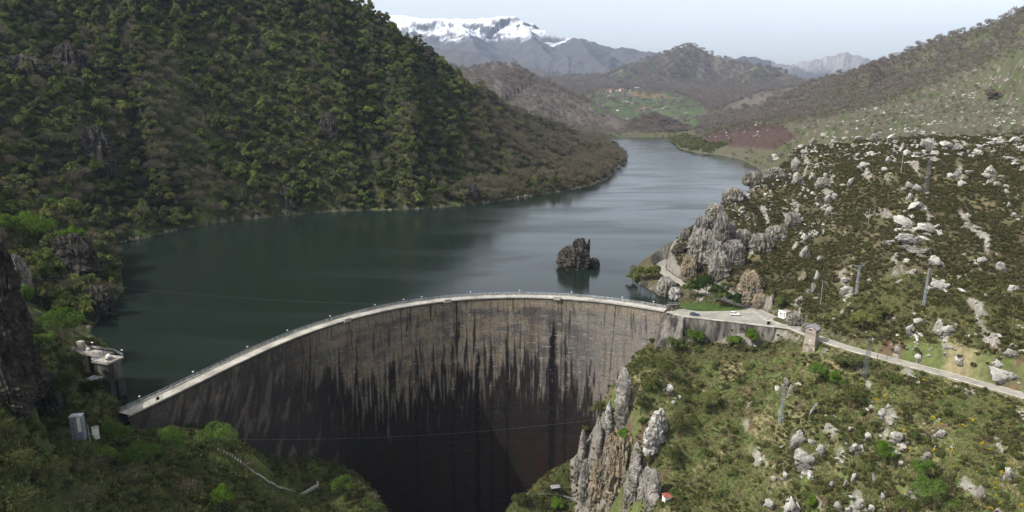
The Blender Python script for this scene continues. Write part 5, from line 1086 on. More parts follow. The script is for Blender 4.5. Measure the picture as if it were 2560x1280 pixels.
r = r_(980)
def tuft(seed):
    r = r_(seed); n = 16; a = r.uniform(0, 6.28, n); p = np.c_[r.normal(0, .22, (n, 2)), np.zeros(n) - .05]; g = np.c_[np.cos(a) * .4, np.sin(a) * .4, r.uniform(.35, .8, n)] * .55; t = np.c_[-np.sin(a), np.cos(a), a * 0] * .07
    return join('tuft', [((np.stack([p - t, p + t, p + g], 1).reshape(-1, 3), np.arange(3 * n).reshape(-1, 3)), 0)], [M['grass']])
TUFT = [tuft(985 + k) for k in range(4)]

# ---------------- scattering ----------------
_gid = [0]
def instanced(name, meshes, P_, scl, label, cat='plants', rotz=None, squash=None):
    """one uncountable mass: points plus a geometry-node instancer"""
    n = len(P_); src = bpy.data.collections.new('source_' + name)
    for i, me in enumerate(meshes): o = bpy.data.objects.new('source_%s_%d' % (name, i), me); src.objects.link(o)
    me = bpy.data.meshes.new(name); me.vertices.add(n); me.vertices.foreach_set('co', np.asarray(P_, np.float32).ravel())
    a = me.attributes.new('scl', 'FLOAT_VECTOR', 'POINT'); s = np.asarray(scl, np.float32); an = RNG.uniform(.8, 1.25, n); s3 = np.c_[s * an, s / an, s * RNG.uniform(.8, 1.3, n)]; a.data.foreach_set('vector', s3.astype(np.float32).ravel())
    a = me.attributes.new('rot', 'FLOAT_VECTOR', 'POINT'); rz = RNG.uniform(0, 6.28, n) if rotz is None else rotz; a.data.foreach_set('vector', np.c_[RNG.normal(0, .06, n), RNG.normal(0, .06, n), rz].astype(np.float32).ravel())
    a = me.attributes.new('pick', 'INT', 'POINT'); a.data.foreach_set('value', RNG.integers(0, len(meshes), n).astype(np.int32))
    ob = link(name, me); g = bpy.data.node_groups.new('scatter_' + name, 'GeometryNodeTree')
    g.interface.new_socket('Geometry', in_out='INPUT', socket_type='NodeSocketGeometry'); g.interface.new_socket('Geometry', in_out='OUTPUT', socket_type='NodeSocketGeometry')
    gi = g.nodes.new('NodeGroupInput'); go = g.nodes.new('NodeGroupOutput'); ip = g.nodes.new('GeometryNodeInstanceOnPoints'); ci = g.nodes.new('GeometryNodeCollectionInfo')
    ci.inputs['Collection'].default_value = src; ci.inputs['Separate Children'].default_value = True; ci.inputs['Reset Children'].default_value = True
    def na(nm, ty): q = g.nodes.new('GeometryNodeInputNamedAttribute'); q.data_type = ty; q.inputs['Name'].default_value = nm; return q.outputs['Attribute']
    g.links.new(gi.outputs[0], ip.inputs['Points']); g.links.new(ci.outputs[0], ip.inputs['Instance']); ip.inputs['Pick Instance'].default_value = True
    g.links.new(na('pick', 'INT'), ip.inputs['Instance Index']); g.links.new(na('scl', 'FLOAT_VECTOR'), ip.inputs['Scale'])
    ev = g.nodes.new('FunctionNodeEulerToRotation'); g.links.new(na('rot', 'FLOAT_VECTOR'), ev.inputs[0]); g.links.new(ev.outputs[0], ip.inputs['Rotation'])
    g.links.new(ip.outputs[0], go.inputs[0]); md = ob.modifiers.new('scatter', 'NODES'); md.node_group = g
    tag(ob, label, cat, kind='stuff'); return ob
def grid_pts(x0, x1, y0, y1, d):
    xs, ys = np.meshgrid(np.arange(x0, x1, d), np.arange(y0, y1, d)); xs = xs + RNG.uniform(-.45, .45, xs.shape) * d; ys = ys + RNG.uniform(-.45, .45, ys.shape) * d; return xs.ravel(), ys.ravel()
def slope_at(x, y, e=3.0): return np.hypot(gz(x + e, y) - gz(x - e, y), gz(x, y + e) - gz(x, y - e)) / (2 * e)
ROADA = np.array(road_xy)
def free(x, y, m_=1.0):
    """off the water, road, car park and dam"""
    ok = ~pip(x, y, LAKE); ok &= segdist(x, y, road_xy) > 3.4 + m_; ok &= ~(pip(x, y, PARK) | pip(x, y, LAWN)); ok &= segdist(x, y, [tuple(q) for q in np.c_[dx_, dy_][::16]]) > 3.5 + m_
    ok &= gz(x, y) > -3.9 * (np.hypot(x, y) > 340) - 999 * (np.hypot(x, y) <= 340); ok &= np.hypot(x - tx, y - ty - 1.5) > 3.5 + m_; return ok
KEEP = [(*W(1964, 797, 0)[:2], 6), (itx - 8, ity + 2, 3)]

def individuals(name, meshes, P_, scl, label, cat, group, strike=False):
    out = []
    for i, (p, s) in enumerate(zip(P_, scl)):
        o = bpy.data.objects.new(name, meshes[i % len(meshes)]); COL.objects.link(o); o.location = [float(c) for c in p]; a_ = random.uniform(.8, 1.25); o.scale = (s * a_, s / a_, s * random.uniform(.8, 1.3)); o.rotation_euler = (random.gauss(0, .07), random.gauss(0, .07), random.uniform(0, 6.28))
        if strike: o.scale = (s * random.uniform(1.2, 1.8), s * random.uniform(.6, .9), s * random.uniform(.6, .95)); o.rotation_euler = (random.gauss(0, .1), random.gauss(0, .12), R_(67) + random.gauss(0, .35))
        lb = label[i] if isinstance(label, list) else label; tag(o, lb, cat, group); out.append(o)
    return out

# 1. wooded mountain
x, y = grid_pts(-760, 260, 300, 1750, 6.1); R = np.hypot(x, y)
m_ = (R > 330) & ~pip(x, y, LAKE) & ((x < -60) | (y > 560)) & (x < (y - 560) * .55 - 0) ; x, y = x[m_], y[m_]
m_ = seen(x, y, 9) & free(x, y, 0); x, y = x[m_], y[m_]; z = gz(x, y); u, v = project(x, y, z); R = np.hypot(x, y); m_ = (u < 1640) & (R < 1650); x, y, z, u, v, R = [q[m_] for q in (x, y, z, u, v, R)]
sl = slope_at(x, y); nb = fbm(x / 70, y / 70, 3, 401); pb2 = fbm(x / 18, y / 18, 2, 402)
brown = sstep(1130, 1300, u + .25 * (v - 200)) * .95 + .55 * pip(u, v, [(230, 60), (420, 120), (560, 420), (560, 560), (420, 520), (300, 330)]) + .35 * pip(u, v, [(0, 330), (180, 380), (260, 560), (0, 560)])
pbr = np.clip(.19 + .6 * nb + brown * .8, .03, .93); rnd = RNG.uniform(0, 1, len(x)); rd2 = RNG.uniform(0, 1, len(x))
keep = rd2 > sstep(2.6, 4.0, sl) * .3; kind = np.where(rnd < pbr, 1, np.where(rnd > .86, 2, 0))
print('forest', len(x), keep.sum())
s = RNG.uniform(.6, 1.0, len(x)) + .6 * RNG.uniform(0, 1, len(x)) ** 2 * (1 + .55 * pb2) * np.where(kind == 0, 1.15, 1.0); s = np.where(R > 1100, s * .85, s)
PT = np.c_[x, y, z - .3]
order = np.argsort(-(s / R)); rank = np.empty(len(x), int)
for kd, (meshes, nm, lab, ilab, grp) in enumerate([
 (G_FAR, 'broadleaf_tree', 'spring-green broadleaf wood covering the steep left mountainside', 'fresh green broadleaf tree on the steep left mountainside across the lake', 'green trees on the left mountainside'),
 (B_FAR, 'bare_tree', 'leafless grey-brown wood on the left mountainside', 'leafless grey-brown tree on the steep left mountainside across the lake', 'leafless trees on the left mountainside'),
 (D_FAR, 'dark_bush', 'dark evergreen scrub on the ledges of the left mountainside', 'dark evergreen bush on a ledge of the left mountainside', 'dark bushes on the left mountainside')]):
    ii = order[(kind[order] == kd) & keep[order]]; cap_ = 290 if kd < 2 else 120
    individuals(nm, meshes, PT[ii[:cap_]], s[ii[:cap_]], ilab, 'tree' if kd < 2 else 'bush', grp)
    if len(ii) > cap_: instanced({'broadleaf_tree': 'green_wood', 'bare_tree': 'leafless_wood', 'dark_bush': 'evergreen_scrub'}[nm], meshes, PT[ii[cap_:]], s[ii[cap_:]], lab, 'wood')
# trees clinging to the steep faces, which have little area in plan
us = RNG.uniform(0, 1500, 9000); vs = RNG.uniform(0, 560, 9000); c = cast(us, vs); m_ = (c[:, 0] < (c[:, 1] - 560) * .55) & (np.hypot(c[:, 0], c[:, 1]) < 1300) & (np.hypot(c[:, 0], c[:, 1]) > 330) & (c[:, 2] > -2); c = c[m_]
m_ = slope_at(c[:, 0], c[:, 1], 4) > 1.25; c = c[m_]; print('steep', len(c)); instanced('cliff_trees', G_FAR[:3] + B_FAR[:2] + D_FAR, c - np.array([0, 0, 1.5]), RNG.uniform(.5, 1.0, len(c)), 'small trees and ivy clinging to the steep faces of the left mountain', 'wood')
# undergrowth between the trees
x, y = grid_pts(-760, 260, 300, 1300, 4.2); R = np.hypot(x, y); m_ = (R > 260) & ~pip(x, y, LAKE) & ((x < -60) | (y > 560)) & (x < (y - 560) * .55); x, y = x[m_], y[m_]; m_ = seen(x, y, 3) & free(x, y); x, y = x[m_], y[m_]
m_ = (RNG.uniform(0, 1, len(x)) < .55 + .8 * fbm(x / 25, y / 25, 3, 410)) & (slope_at(x, y) < 2.3); x, y = x[m_], y[m_]
print('under', len(x)); instanced('undergrowth', SHRUB + HEATH, np.c_[x, y, gz(x, y)], RNG.uniform(1.2, 2.6, len(x)), 'low scrub and brambles between the trees of the left mountainside', 'scrub')
# 2. far brown woods
x, y = grid_pts(-200, 2300, 1050, 3600, 13.0); m_ = seen(x, y, 7) & ~pip(x, y, LAKE); x, y = x[m_], y[m_]; z = gz(x, y); u, v = project(x, y, z); R = np.hypot(x, y)
inf = (R > 1960) & pip(u, v, [(1455, 240), (1500, 226), (1600, 224), (1690, 232), (1745, 255), (1770, 285), (1745, 300), (1640, 290), (1560, 335), (1480, 330), (1500, 290)])
lw = (x > 260) & (R < 2400) & ~pip(u, v, [(1740, 300), (1900, 260), (2100, 200), (2560, 0), (2560, 130), (2200, 260), (2000, 300), (1900, 330), (1740, 345)])
m_ = ((R > 1500) | (x > 300)) & (~inf | (RNG.uniform(0, 1, len(x)) < .05 + .35 * (np.abs(fbm(x / 90, y / 160, 3, 120) * 3 - np.round(fbm(x / 90, y / 160, 3, 120) * 3)) < .1))) & (~lw | (RNG.uniform(0, 1, len(x)) < .1)) & ~pip(u, v, [(1742, 350), (1790, 322), (1880, 308), (1950, 312), (1990, 340), (1940, 375), (1860, 368), (1770, 362)]); m_ &= (u > 1080)
m_ &= (RNG.uniform(0, 1, len(x)) < .8 + .5 * fbm(x / 60, y / 60, 3, 420))
x, y, z, R = x[m_], y[m_], z[m_], R[m_]; print('farwood', len(x)); instanced('distant_wood', W_FAR, np.c_[x, y, z - .5], RNG.uniform(.8, 1.5, len(x)) * np.clip(R / 1800, .75, 1.5), 'leafless purple-brown woods over the distant hills', 'wood')
x, y = grid_pts(200, 560, 1720, 1980, 6.5); m_ = ~pip(x, y, LAKE); x, y = x[m_], y[m_]; z = gz(x, y); u, v = project(x, y, z); m_ = pip(u, v, [(1530, 346), (1560, 322), (1600, 292), (1640, 278), (1680, 288), (1730, 318), (1725, 346)]); x, y, z = x[m_], y[m_], z[m_]; print('knoll', len(x), z.max())
instanced('knoll_wood', W_FAR, np.c_[x, y, z - .5], RNG.uniform(.8, 1.35, len(x)), 'leafless purplish wood on the knoll at the head of the lake', 'wood')
x, y = grid_pts(-2200, 2600, 3600, 6200, 26.0); m_ = seen(x, y, 12); x, y = x[m_], y[m_]; m_ = (RNG.uniform(0, 1, len(x)) < .62 + .8 * fbm(x / 120, y / 120, 3, 425)); x, y = x[m_], y[m_]; print('farther', len(x))
instanced('farthest_wood', W_FAR, np.c_[x, y, gz(x, y) - 3], RNG.uniform(1.6, 3.2, len(x)), 'leafless woods on the hills at the head of the valley', 'wood')
# denser shrubs on the long right slope
x, y = grid_pts(250, 1300, 640, 2000, 7.5); m_ = seen(x, y, 3) & ~pip(x, y, LAKE); x, y = x[m_], y[m_]; z = gz(x, y); u, v = project(x, y, z); up_ = pip(u, v, [(1740, 300), (1900, 250), (2100, 180), (2560, -60), (2620, -60), (2620, 110), (2400, 190), (2200, 270), (2000, 310), (1900, 330), (1740, 345)])
q = np.where(up_, .75, .16 + .5 * fbm(x / 60, y / 60, 3, 430)); m_ = RNG.uniform(0, 1, len(x)) < q; x, y, z = x[m_], y[m_], z[m_]; print('slope', len(x))
instanced('slope_scrub', B_FAR[:3] + HEATH[:1], np.c_[x, y, z - .5], RNG.uniform(.35, .8, len(x)), 'leafless scrub and heather on the long right mountain slope', 'scrub')
# willows along the right shore
pts_w = []
for a_, b_ in zip(SH_R[:-1], SH_R[1:]):
    for k in range(int(math.dist(a_, b_) / 5)):
        t_ = k / (math.dist(a_, b_) / 5); q = (a_[0] + (b_[0] - a_[0]) * t_, a_[1] + (b_[1] - a_[1]) * t_)
        if math.hypot(*q) > 930:
            for j in range(4): pts_w.append((q[0] + RNG.uniform(1, 42), q[1] + RNG.uniform(-4, 18)))
pw = np.array(pts_w); m_ = ~pip(pw[:, 0], pw[:, 1], LAKE) & seen(pw[:, 0], pw[:, 1], 6); pw = pw[m_][:290]
M['willow'] = leafmat('willow_leaves', [(.12, .14, .04), (.14, .15, .055), (.1, .12, .035)])
WIL = [bush('willow', 990 + k, 320, .8, M['willow'], 3.2, 4.2, 8, 1.0) for k in range(3)]
individuals('willow_bush', WIL, np.c_[pw, gz(pw[:, 0], pw[:, 1])], RNG.uniform(.9, 1.7, len(pw)), 'yellow-green willow bush in the belt along the far right shore', 'bush', 'willows along the right shore')

# 3. heather hill
x, y = grid_pts(60, 470, 205, 760, 1.75); R = np.hypot(x, y); m_ = seen(x, y, 1.5); x, y = x[m_], y[m_]; m_ = free(x, y, .6); x, y = x[m_], y[m_]; z = gz(x, y); u, v = project(x, y, z)
rv = np.interp(u, [1600, 1940, 2130, 2560], [700, 770, 850, 970]); up_ = (v < rv) & (u > 1690)
dens = .8 + 1.3 * fbm(x / 14, y / 14, 3, 440); grassy = pip(u, v, [(2330, 420), (2420, 380), (2560, 350), (2560, 385), (2480, 400), (2400, 425)]) | pip(u, v, [(2050, 740), (2200, 700), (2300, 760), (2560, 800), (2560, 860), (2300, 880), (2150, 800)]) | pip(u, v, [(2190, 600), (2230, 640), (2330, 660), (2340, 750), (2230, 740), (2180, 660)])
dens = np.where(grassy, dens - .3, dens); dens -= .5 * sstep(1.1, 1.6, slope_at(x, y, 1.5)); dens = dens - .8 * ledge_rock(x, y); m_ = up_ & (RNG.uniform(0, 1, len(x)) < dens); print('heath', m_.sum())
instanced('heather', HEATH, np.c_[x, y, z][m_], RNG.uniform(.8, 1.55, m_.sum()), 'dark olive heather and gorse covering the limestone hill', 'heather')
# small stones
def stones(nm, poly, n, s0, s1, lab):
    us = RNG.uniform(min(p[0] for p in poly), max(p[0] for p in poly), n * 3); vs = RNG.uniform(min(p[1] for p in poly), max(p[1] for p in poly), n * 3); m_ = pip(us, vs, poly); us, vs = us[m_][:n], vs[m_][:n]; c = cast(us, vs)
    cl = fbm(c[:, 0] / 9, c[:, 1] / 14, 3, 450); m_ = (cl > -.02) & free(c[:, 0], c[:, 1]); c = c[m_]; return c, RNG.uniform(0, 1, len(c)) ** 2.2 * (s1 - s0) + s0
ca_, sa_ = stones('a', [(1760, 545), (1900, 430), (2080, 440), (2100, 560), (1980, 620), (1880, 590), (1780, 580)], 1300, .5, 2.6, '')
cb_, sb_ = stones('b', [(1985, 375), (2100, 345), (2300, 345), (2560, 345), (2560, 375), (2450, 385), (2300, 410), (2100, 405), (1990, 440)], 900, .8, 3.4, '')
cc_, sc_ = stones('c', [(2000, 440), (2560, 400), (2560, 960), (2100, 840), (1960, 740), (2000, 600)], 700, .3, 1.5, '')
cd_, sd2_ = stones('d', [(1920, 1050), (2200, 1020), (2380, 1080), (2420, 1200), (2350, 1280), (1930, 1280)], 420, .25, 1.2, '')
st_a = np.array(SATS); m_ = free(st_a[:, 0], st_a[:, 1], 0); st_a = st_a[m_]; sat = np.c_[st_a[:, :2], gz(st_a[:, 0], st_a[:, 1])]
AC = np.r_[ca_, cb_, cc_, cd_, sat]; AS = np.r_[sa_, sb_, sc_, sd2_, st_a[:, 2].clip(.3, 3)]; od = np.argsort(-AS / np.hypot(AC[:, 0], AC[:, 1])); big = od[:150]; rest = od[150:]
zn = np.r_[np.zeros(len(ca_)), np.ones(len(cb_)), np.full(len(cc_), 2), np.full(len(cd_), 3), np.full(len(sat), 4)].astype(int)
labs = ['pale boulder scattered over the headland plateau above the lake cliff', 'pale boulder in the rocky band along the near hill crest', 'pale boulder poking out of the heather hillside', 'pale boulder in the rock field below the road', 'pale broken block lying beside a larger limestone outcrop']
random.seed(31); individuals('boulder', BOULD, AC[big] + np.array([0, 0, .15]), AS[big] * 1.15, [labs[zn[i]] for i in big], 'boulder', 'small pale boulders of the right bank', True)
instanced('scattered_stones', SMALL, AC[rest], AS[rest] * .8, 'small pale stones strewn over the right bank', 'stones')
x, y = grid_pts(60, 420, 130, 700, 1.5); lr_ = (ledge_rock(x, y) > .45) & seen(x, y, 1) & free(x, y, .5); x, y = x[lr_], y[lr_]; print('rubble', len(x))
instanced('ledge_rubble', SMALL, np.c_[x, y, gz(x, y)], .25 + 1.1 * RNG.uniform(0, 1, len(x)) ** 2, 'broken limestone rubble along the outcropping beds of the right bank', 'stones')
us = RNG.uniform(2080, 2600, 2600); vs = RNG.uniform(110, 345, 2600); c = cast(us, vs); m_ = (vs > np.interp(us, [2080, 2200, 2400, 2600], [300, 250, 180, 110])) & (fbm(c[:, 0] / 40, c[:, 1] / 60, 3, 460) > .14) & (np.hypot(c[:, 0], c[:, 1]) > 640); c = c[m_]
c2_ = cast(RNG.uniform(1755, 1930, 130), RNG.uniform(305, 345, 130)); c = np.r_[c, c2_]; instanced('hillside_stones', SMALL, c, RNG.uniform(0, 1, len(c)) ** 2.5 * 3.0 + .6, 'pale stones strewn over the long right mountain slope', 'stones')
# shoreline stones on the left bank
ls = []
for a_, b_ in zip(SH_L[:-1], SH_L[1:]):
    n = int(math.dist(a_, b_) / 2.5)
    for k in range(n): t_ = k / n; ls.append((a_[0] + (b_[0] - a_[0]) * t_ + RNG.uniform(-1.5, .5), a_[1] + (b_[1] - a_[1]) * t_ + RNG.uniform(-.5, 2)))
ls = np.array(ls); m_ = fbm(ls[:, 0] / 25, ls[:, 1] / 25, 2, 470) >.12; ls = ls[m_]; SM2 = [outcrop_mesh(350 + k, M['rock_grey'], ICO2, 2) for k in range(3)]; instanced('shore_stones', SM2, np.c_[ls, np.full(len(ls), -3.7)], RNG.uniform(.5, 2.6, len(ls)), 'pale stones along the left waterline', 'stones')

# 4. lower right slope
x, y = grid_pts(15, 230, 120, 330, 1.5); m_ = seen(x, y, 1.2) & free(x, y, .8); x, y = x[m_], y[m_]; z = gz(x, y); u, v = project(x, y, z); rv = np.interp(u, [1600, 1940, 2130, 2560], [790, 835, 885, 1000]); m_ = (v > rv) & (z < .5); x, y, z, u, v = [q[m_] for q in (x, y, z, u, v)]
green_field = pip(u, v, [(1700, 870), (1950, 890), (1960, 1060), (1930, 1200), (1880, 1280), (1720, 1180), (1650, 1050)]) | pip(u, v, [(2330, 960), (2450, 1000), (2430, 1120), (2560, 1200), (2560, 1280), (2400, 1230), (2340, 1100)])
dn = .5 + 2.0 * fbm(x / 10, y / 10, 3, 480) - .5 * green_field - .8 * ledge_rock(x, y); rr3 = RNG.uniform(0, 1, len(x)); sc_ = RNG.uniform(.6, 1.3, len(x)); isS = RNG.uniform(0, 1, len(x)) < .35
m_ = (rr3 < dn) & ~isS; instanced('low_heather', HEATH, np.c_[x, y, z][m_], sc_[m_], 'dark heather patches on the slope below the road', 'heather')
m_ = (rr3 < dn) & isS; instanced('low_shrubs', SHRUB, np.c_[x, y, z][m_], sc_[m_] * .8, 'green shrubs and brambles on the slope below the road', 'scrub'); print('low', len(x))
x, y = grid_pts(-175, 260, 110, 345, .72); m_ = seen(x, y, .5) & free(x, y, .3) & ((np.hypot(x, y) < 350)) & (ledge_rock(x, y) < .4); x, y = x[m_], y[m_]; m_ = (slope_at(x, y, 1) < 1.4) & (RNG.uniform(0, 1, len(x)) < .75); x, y = x[m_], y[m_]; print('grass', len(x))
instanced('grass', TUFT, np.c_[x, y, gz(x, y)], RNG.uniform(1.1, 2.4, len(x)), 'short rough grass on both banks below the dam', 'grass')
x, y = grid_pts(-175, -20, 100, 300, 1.9); m_ = seen(x, y, 1.5) & free(x, y, 1); x, y = x[m_], y[m_]; z = gz(x, y); u, v = project(x, y, z)
opn = pip(u, v, [(520, 1130), (640, 1130), (880, 1230), (900, 1280), (700, 1280), (640, 1230)]); m_ = RNG.uniform(0, 1, len(x)) < np.where(opn, .08, .6) + .6 * fbm(x / 10, y / 10, 2, 490); m_ &= segdist(x, y, [(p.x, p.y) for p in sw]) > 2.0
m_ &= (np.hypot(x - itx + 1, y - ity + 3) > 8.5)
for q in ((200, 1080, 5), (241, 1092, 4), (893, 1185, 4)): c = cast(q[0], q[1])[0]; m_ &= np.hypot(x - c[0], y - c[1] + 2) > q[2]
instanced('left_bank_scrub', SHRUB + HEATH[:2], np.c_[x, y, z][m_], RNG.uniform(.7, 1.7, m_.sum()), 'mixed scrub on the left bank below the dam', 'scrub')

# near trees and bushes, each with trunk and crown
def near_tree(seed, H, cr, n, size, mat, label, p, name='broadleaf_tree', bare=False, flat=.9, cat='tree', lumps=12, grp=None, thick=.2):
    r = r_(seed); root = empty(name, (float(p[0]), float(p[1]), float(p[2]) - .2), label=label, cat=cat, group=grp); sk_, _ = tree_skel(r, H, cr, 0, 9, thick)
    sk_.obj('trunk', M['bark'], root)
    hc = H * (.44 if cat == 'bush' or mat in ('shrub', 'willow') else .58)
    vf = twigs(r, np.array([0, 0, hc]), cr, n, size * 3, size * .12, flat) if bare else leaf_cloud(r, np.array([0, 0, hc]), cr, n, size, flat, lumps)
    link('crown', new_mesh('crown', vf[0], vf[1], [M[mat]]), root); return root
def nt_px(u, vb, wpx, hpx, mat, label, n=3400, size=.46, bare=False, name='broadleaf_tree', flat=None, lumps=12, cat='tree', lift=0, grp=None):
    p = cast(u, vb)[0]; k = math.hypot(p[0], p[1]) / FPX; cr = wpx * k / 2 * 1.05; H = hpx * k * 1.0
    near_tree(int(u * 7 + vb), H, cr, n, size * max(.6, k * 5), mat, label, p, name, bare, flat or min(1.3, max(.55, (H * .5) / cr)), cat, lumps, grp)
for a in [
 (555, 1135, 108, 78, 'leaf_near', 'rounded light-green tree standing alone above the stone steps'), (300, 1115, 80, 60, 'leaf_near', 'bright green bush tree right of the small white cabinet'), (430, 1150, 96, 84, 'leaf_near', 'pale green airy tree left of the lone round tree'), (560, 1268, 72, 72, 'leaf_bright', 'bright fresh-green tree at the lower edge below the steps'), (640, 1280, 22, 34, 'leaf_bright', 'small bright green sapling at the lower edge'),
 (150, 860, 96, 86, 'leaf_near', 'large round pale-green tree in the ravine left of the intake tower'), (188, 858, 60, 76, 'leaf_near', 'green tree just right of the large round ravine tree'), (62, 800, 56, 88, 'leaf_near', 'green tree against the left cliff edge above the ravine'), (178, 962, 46, 46, 'shrub', 'olive bush crowding under the intake tower bridge'), (170, 925, 56, 50, 'shrub', 'olive bush at the left end of the intake tower deck'), (235, 1000, 66, 50, 'leaf_dark', 'dark evergreen bush between intake tower and dam crest'), (150, 1000, 80, 70, 'leaf_dark', 'wide dark evergreen bush under the left-edge cliff'),
 (110, 880, 60, 50, 'leaf_near', 'smaller pale tree below the large ravine tree'), (150, 780, 46, 46, 'leaf_near', 'green tree behind the large ravine tree'), (40, 740, 36, 54, 'leaf_near', 'pale green tree top beside the left cliff'),
 (90, 640, 110, 96, 'leaf_bright', 'tall yellow-green tree cluster at the left edge above the dark headland'), (25, 620, 60, 80, 'leaf_bright', 'yellow-green tree at the far left edge'), (182, 625, 50, 60, 'leaf_bright', 'bright yellow-green tree on the tip of the dark headland'), (205, 650, 34, 50, 'leaf_bright', 'bright tree leaning over the water on the headland'), (222, 680, 26, 46, 'leaf_bright', 'lowest bright tree on the waterside of the headland'), (265, 770, 40, 40, 'leaf_near', 'pale bush on the nose of the rocky shore'), (40, 560, 50, 60, 'leaf', 'green tree at the left edge of the lower mountainside'), (140, 545, 40, 44, 'leaf_near', 'pale green tree in the dark wood above the headland')]:
    nt_px(*a)
for a in [(350, 1175, 96, 70, 'leaf_near', 'pale green airy tree in the middle of the lower left bank'), (860, 1240, 70, 60, 'leaf_near', 'light green bush at the right end of the lower left bank'), (690, 1170, 70, 36, 'shrub', 'low olive bush above the middle of the stone steps'), (260, 1165, 70, 50, 'leaf_near', 'light green bush under the small white cabinet'), (930, 1285, 60, 50, 'leaf', 'green bush at the bottom edge beside the gorge')]: nt_px(*a)
for a in [(60, 1180, 100, 70), (140, 1210, 90, 70), (230, 1200, 90, 66), (330, 1220, 90, 66), (380, 1270, 90, 66), (470, 1250, 90, 60), (210, 1275, 90, 60), (60, 1290, 100, 80), (500, 1190, 60, 50), (640, 1240, 60, 40), (20, 1100, 70, 60), (700, 1285, 60, 40), (880, 1250, 50, 46), (930, 1262, 40, 44), (850, 1170, 70, 44)]:
    nt_px(*a, 'twig' if (a[0] // 10) % 2 else 'shrub', 'scrubby brownish thicket bush on the dark lower left bank', grp='thicket on the lower left bank', n=1500, size=.3, bare=(a[0] // 10) % 2 == 1, name='thicket_bush', cat='bush', flat=.7)
for a in [
 (1762, 752, 56, 76, 'leaf_dark', 'dark evergreen tree, tallest of the clump behind the lawn'), (1725, 752, 44, 60, 'leaf', 'grey-green bushy tree at the left of the clump behind the lawn'), (1800, 762, 60, 60, 'leaf_dark', 'dark spreading evergreen in the middle of the clump behind the lawn'), (1798, 768, 34, 52, 'leaf', 'lighter green bush in front of the dark clump'), (1835, 772, 44, 44, 'leaf_dark', 'dark evergreen bush right behind the white car'), (1745, 745, 40, 50, 'leaf_dark', 'dark evergreen left of the tallest in the clump'),
 (1602, 712, 62, 74, 'willow', 'yellowish waterside tree standing in the lake left of the road bend'), (1630, 705, 44, 60, 'willow', 'second yellowish waterside tree nearer the road bend'), (1582, 708, 36, 44, 'willow', 'small yellowish waterside bush, leftmost by the road bend'),
 (2205, 1172, 60, 86, 'leaf_bright', 'bright green round tree amid white rocks on the lower right slope'), (2300, 1205, 56, 66, 'leaf_near', 'pale green tree right of the bright round tree'), (2030, 1272, 28, 40, 'leaf_bright', 'small bright green bush near the bottom edge'), (2330, 1290, 90, 110, 'leaf_near', 'wide airy green tree at the bottom edge'), (2260, 1290, 60, 70, 'shrub', 'olive bush at the bottom edge'),
 (2045, 960, 60, 62, 'leaf_near', 'fresh green tree just below the square tower'), (2085, 980, 44, 62, 'leaf_bright', 'bright green narrow tree right below the fresh green one'), (2130, 930, 60, 50, 'leaf', 'green bush between tower and dark lattice pylon'), (2140, 1010, 76, 56, 'shrub', 'broad olive bush below the dark lattice pylon'), (2100, 920, 50, 44, 'shrub', 'olive bush against the stone wall right of the tower'),
 (1880, 868, 44, 54, 'leaf_bright', 'bright green bush in front of the retaining wall, right half'), (1840, 866, 44, 28, 'leaf_near', 'low green bush in front of the retaining wall, middle'), (1740, 862, 60, 36, 'leaf_near', 'green scrub at the left foot of the retaining wall'), (1690, 880, 60, 50, 'shrub', 'olive bush under the dam end'), (1560, 1120, 50, 60, 'leaf_bright', 'bright green tree in the gap between the limestone fins'), (1500, 1050, 50, 84, 'willow', 'grey-green feathery tree against the dam face left of the fins'), (1468, 1090, 40, 50, 'shrub', 'olive bush between dam foot and fins'), (1530, 1060, 40, 56, 'shrub', 'olive bush beside the white spike'),
 (1600, 1040, 60, 90, 'shrub', 'dark olive bush right behind the tallest fin'), (1630, 980, 70, 50, 'shrub', 'olive bush on the edge above the fins'), (1660, 940, 70, 60, 'shrub', 'olive bush high on the edge above the fins'), (1610, 1160, 60, 70, 'shrub', 'olive bush below the leaning slab'), (1690, 1160, 80, 60, 'shrub', 'wide olive bush right of the leaning slab'), (1700, 1080, 70, 60, 'shrub', 'olive bush on the green slope above the white streaked rock'),
 (1775, 1030, 80, 60, 'leaf', 'airy green shrub tree in the middle of the green slope'), (2155, 830, 50, 60, 'leaf', 'green airy tree above the road right of the tower'), (2200, 800, 40, 44, 'shrub', 'olive bush above the road'), (1950, 770, 40, 36, 'shrub', 'olive bush left behind the signboard hut'), (2480, 250, 30, 20, 'twig', 'bare bush on the far right slope'), (1310, 1262, 70, 34, 'shrub', 'dark olive bush by the path at the dam foot'), (1390, 1275, 50, 34, 'leaf_bright', 'bright green bush inside the bend of the dam-foot path')]:
    nt_px(*a)
xb, yb = grid_pts(40, 230, 140, 320, 6.5); m_ = seen(xb, yb, 2) & free(xb, yb, 1); xb, yb = xb[m_], yb[m_]; ub, vb_ = project(xb, yb, gz(xb, yb)); rv = np.interp(ub, [1600, 1940, 2130, 2560], [800, 850, 900, 1010])
m_ = (vb_ > rv) & (fbm(xb / 22, yb / 22, 3, 495) > .0) & (ledge_rock(xb, yb) < .5); xb, yb = xb[m_][:200], yb[m_][:200]; print('bushes', len(xb))
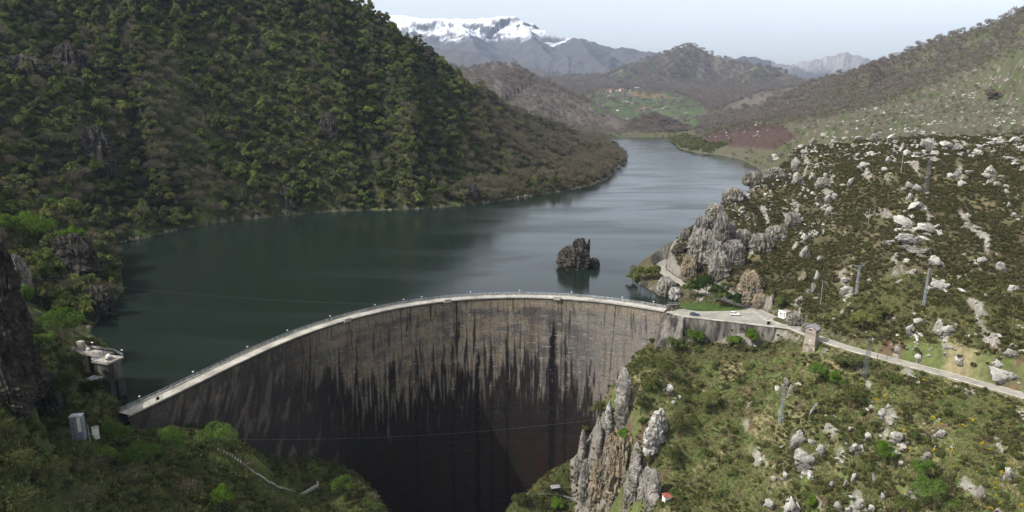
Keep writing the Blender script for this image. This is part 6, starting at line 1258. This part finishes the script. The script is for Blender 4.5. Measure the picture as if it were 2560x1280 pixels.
BIGB = [bush('scrub_bush', 997 + k, 900, .26, M['shrub'], 1.6, 1.7, 12, .9) for k in range(4)]
individuals('scrub_bush', BIGB, np.c_[xb, yb, gz(xb, yb)], RNG.uniform(.7, 1.6, len(xb)), 'rounded olive-green bush on the slope below the road', 'bush', 'bushes on the slope below the road')
gl_ = ['yellow gorse bush in bloom on the slope below the road', ]
gp = [(2335, 1048), (2355, 1062), (2345, 1040), (2445, 1060), (2430, 1052), (2528, 1018), (2213, 1240), (2016, 1204), (2090, 1228), (2135, 1221), (1885, 1248), (1878, 1238), (2380, 1132), (2395, 1140), (2370, 1125), (2252, 938), (2310, 952), (2330, 990), (2347, 982), (2296, 992), (2212, 992), (2155, 962), (2190, 1000), (2360, 985), (2375, 945), (2320, 1000), (2560, 1085), (2540, 1110), (2550, 1265), (2130, 740), (2418, 810), (2306, 782), (1950, 520), (1855, 520), (2165, 445), (2150, 448), (1780, 680), (1845, 650), (2350, 820), (2040, 1190), (2245, 1000), (2265, 1020)]
gp += [(float(a_), float(b_)) for a_, b_ in zip(RNG.uniform(2150, 2560, 40), RNG.uniform(930, 1280, 40)) if b_ > np.interp(a_, [2130, 2560], [900, 1015])]
c = cast([g[0] for g in gp], [g[1] for g in gp]); m_ = free(c[:, 0], c[:, 1], 0); c = c[m_]
individuals('gorse_bush', GORSE, c, RNG.uniform(.35, .95, len(c)), 'yellow-flowering gorse bush on the right bank', 'bush', 'gorse in bloom on the right bank')

# ---------------- air ----------------
m, t, out = nmat('haze_air'); vp = N(t, 'ShaderNodeVolumePrincipled'); vp.inputs['Color'].default_value = (.56, .73, 1.0, 1); vp.inputs['Density'].default_value = 3.6e-5; vp.inputs['Anisotropy'].default_value = .1
L(t, vp.outputs[0], out.inputs['Volume'])
zl, zh = float(GZ.min()) - 60, float(GZ.max()) + 60; XM = 15200
hz = MB().box((0, 7400, (zl + zh) / 2), (2 * XM, 15200 + 0, zh - zl)).obj('haze', m); hz.location = (0, 0, 0); tag(hz, kind='stuff')
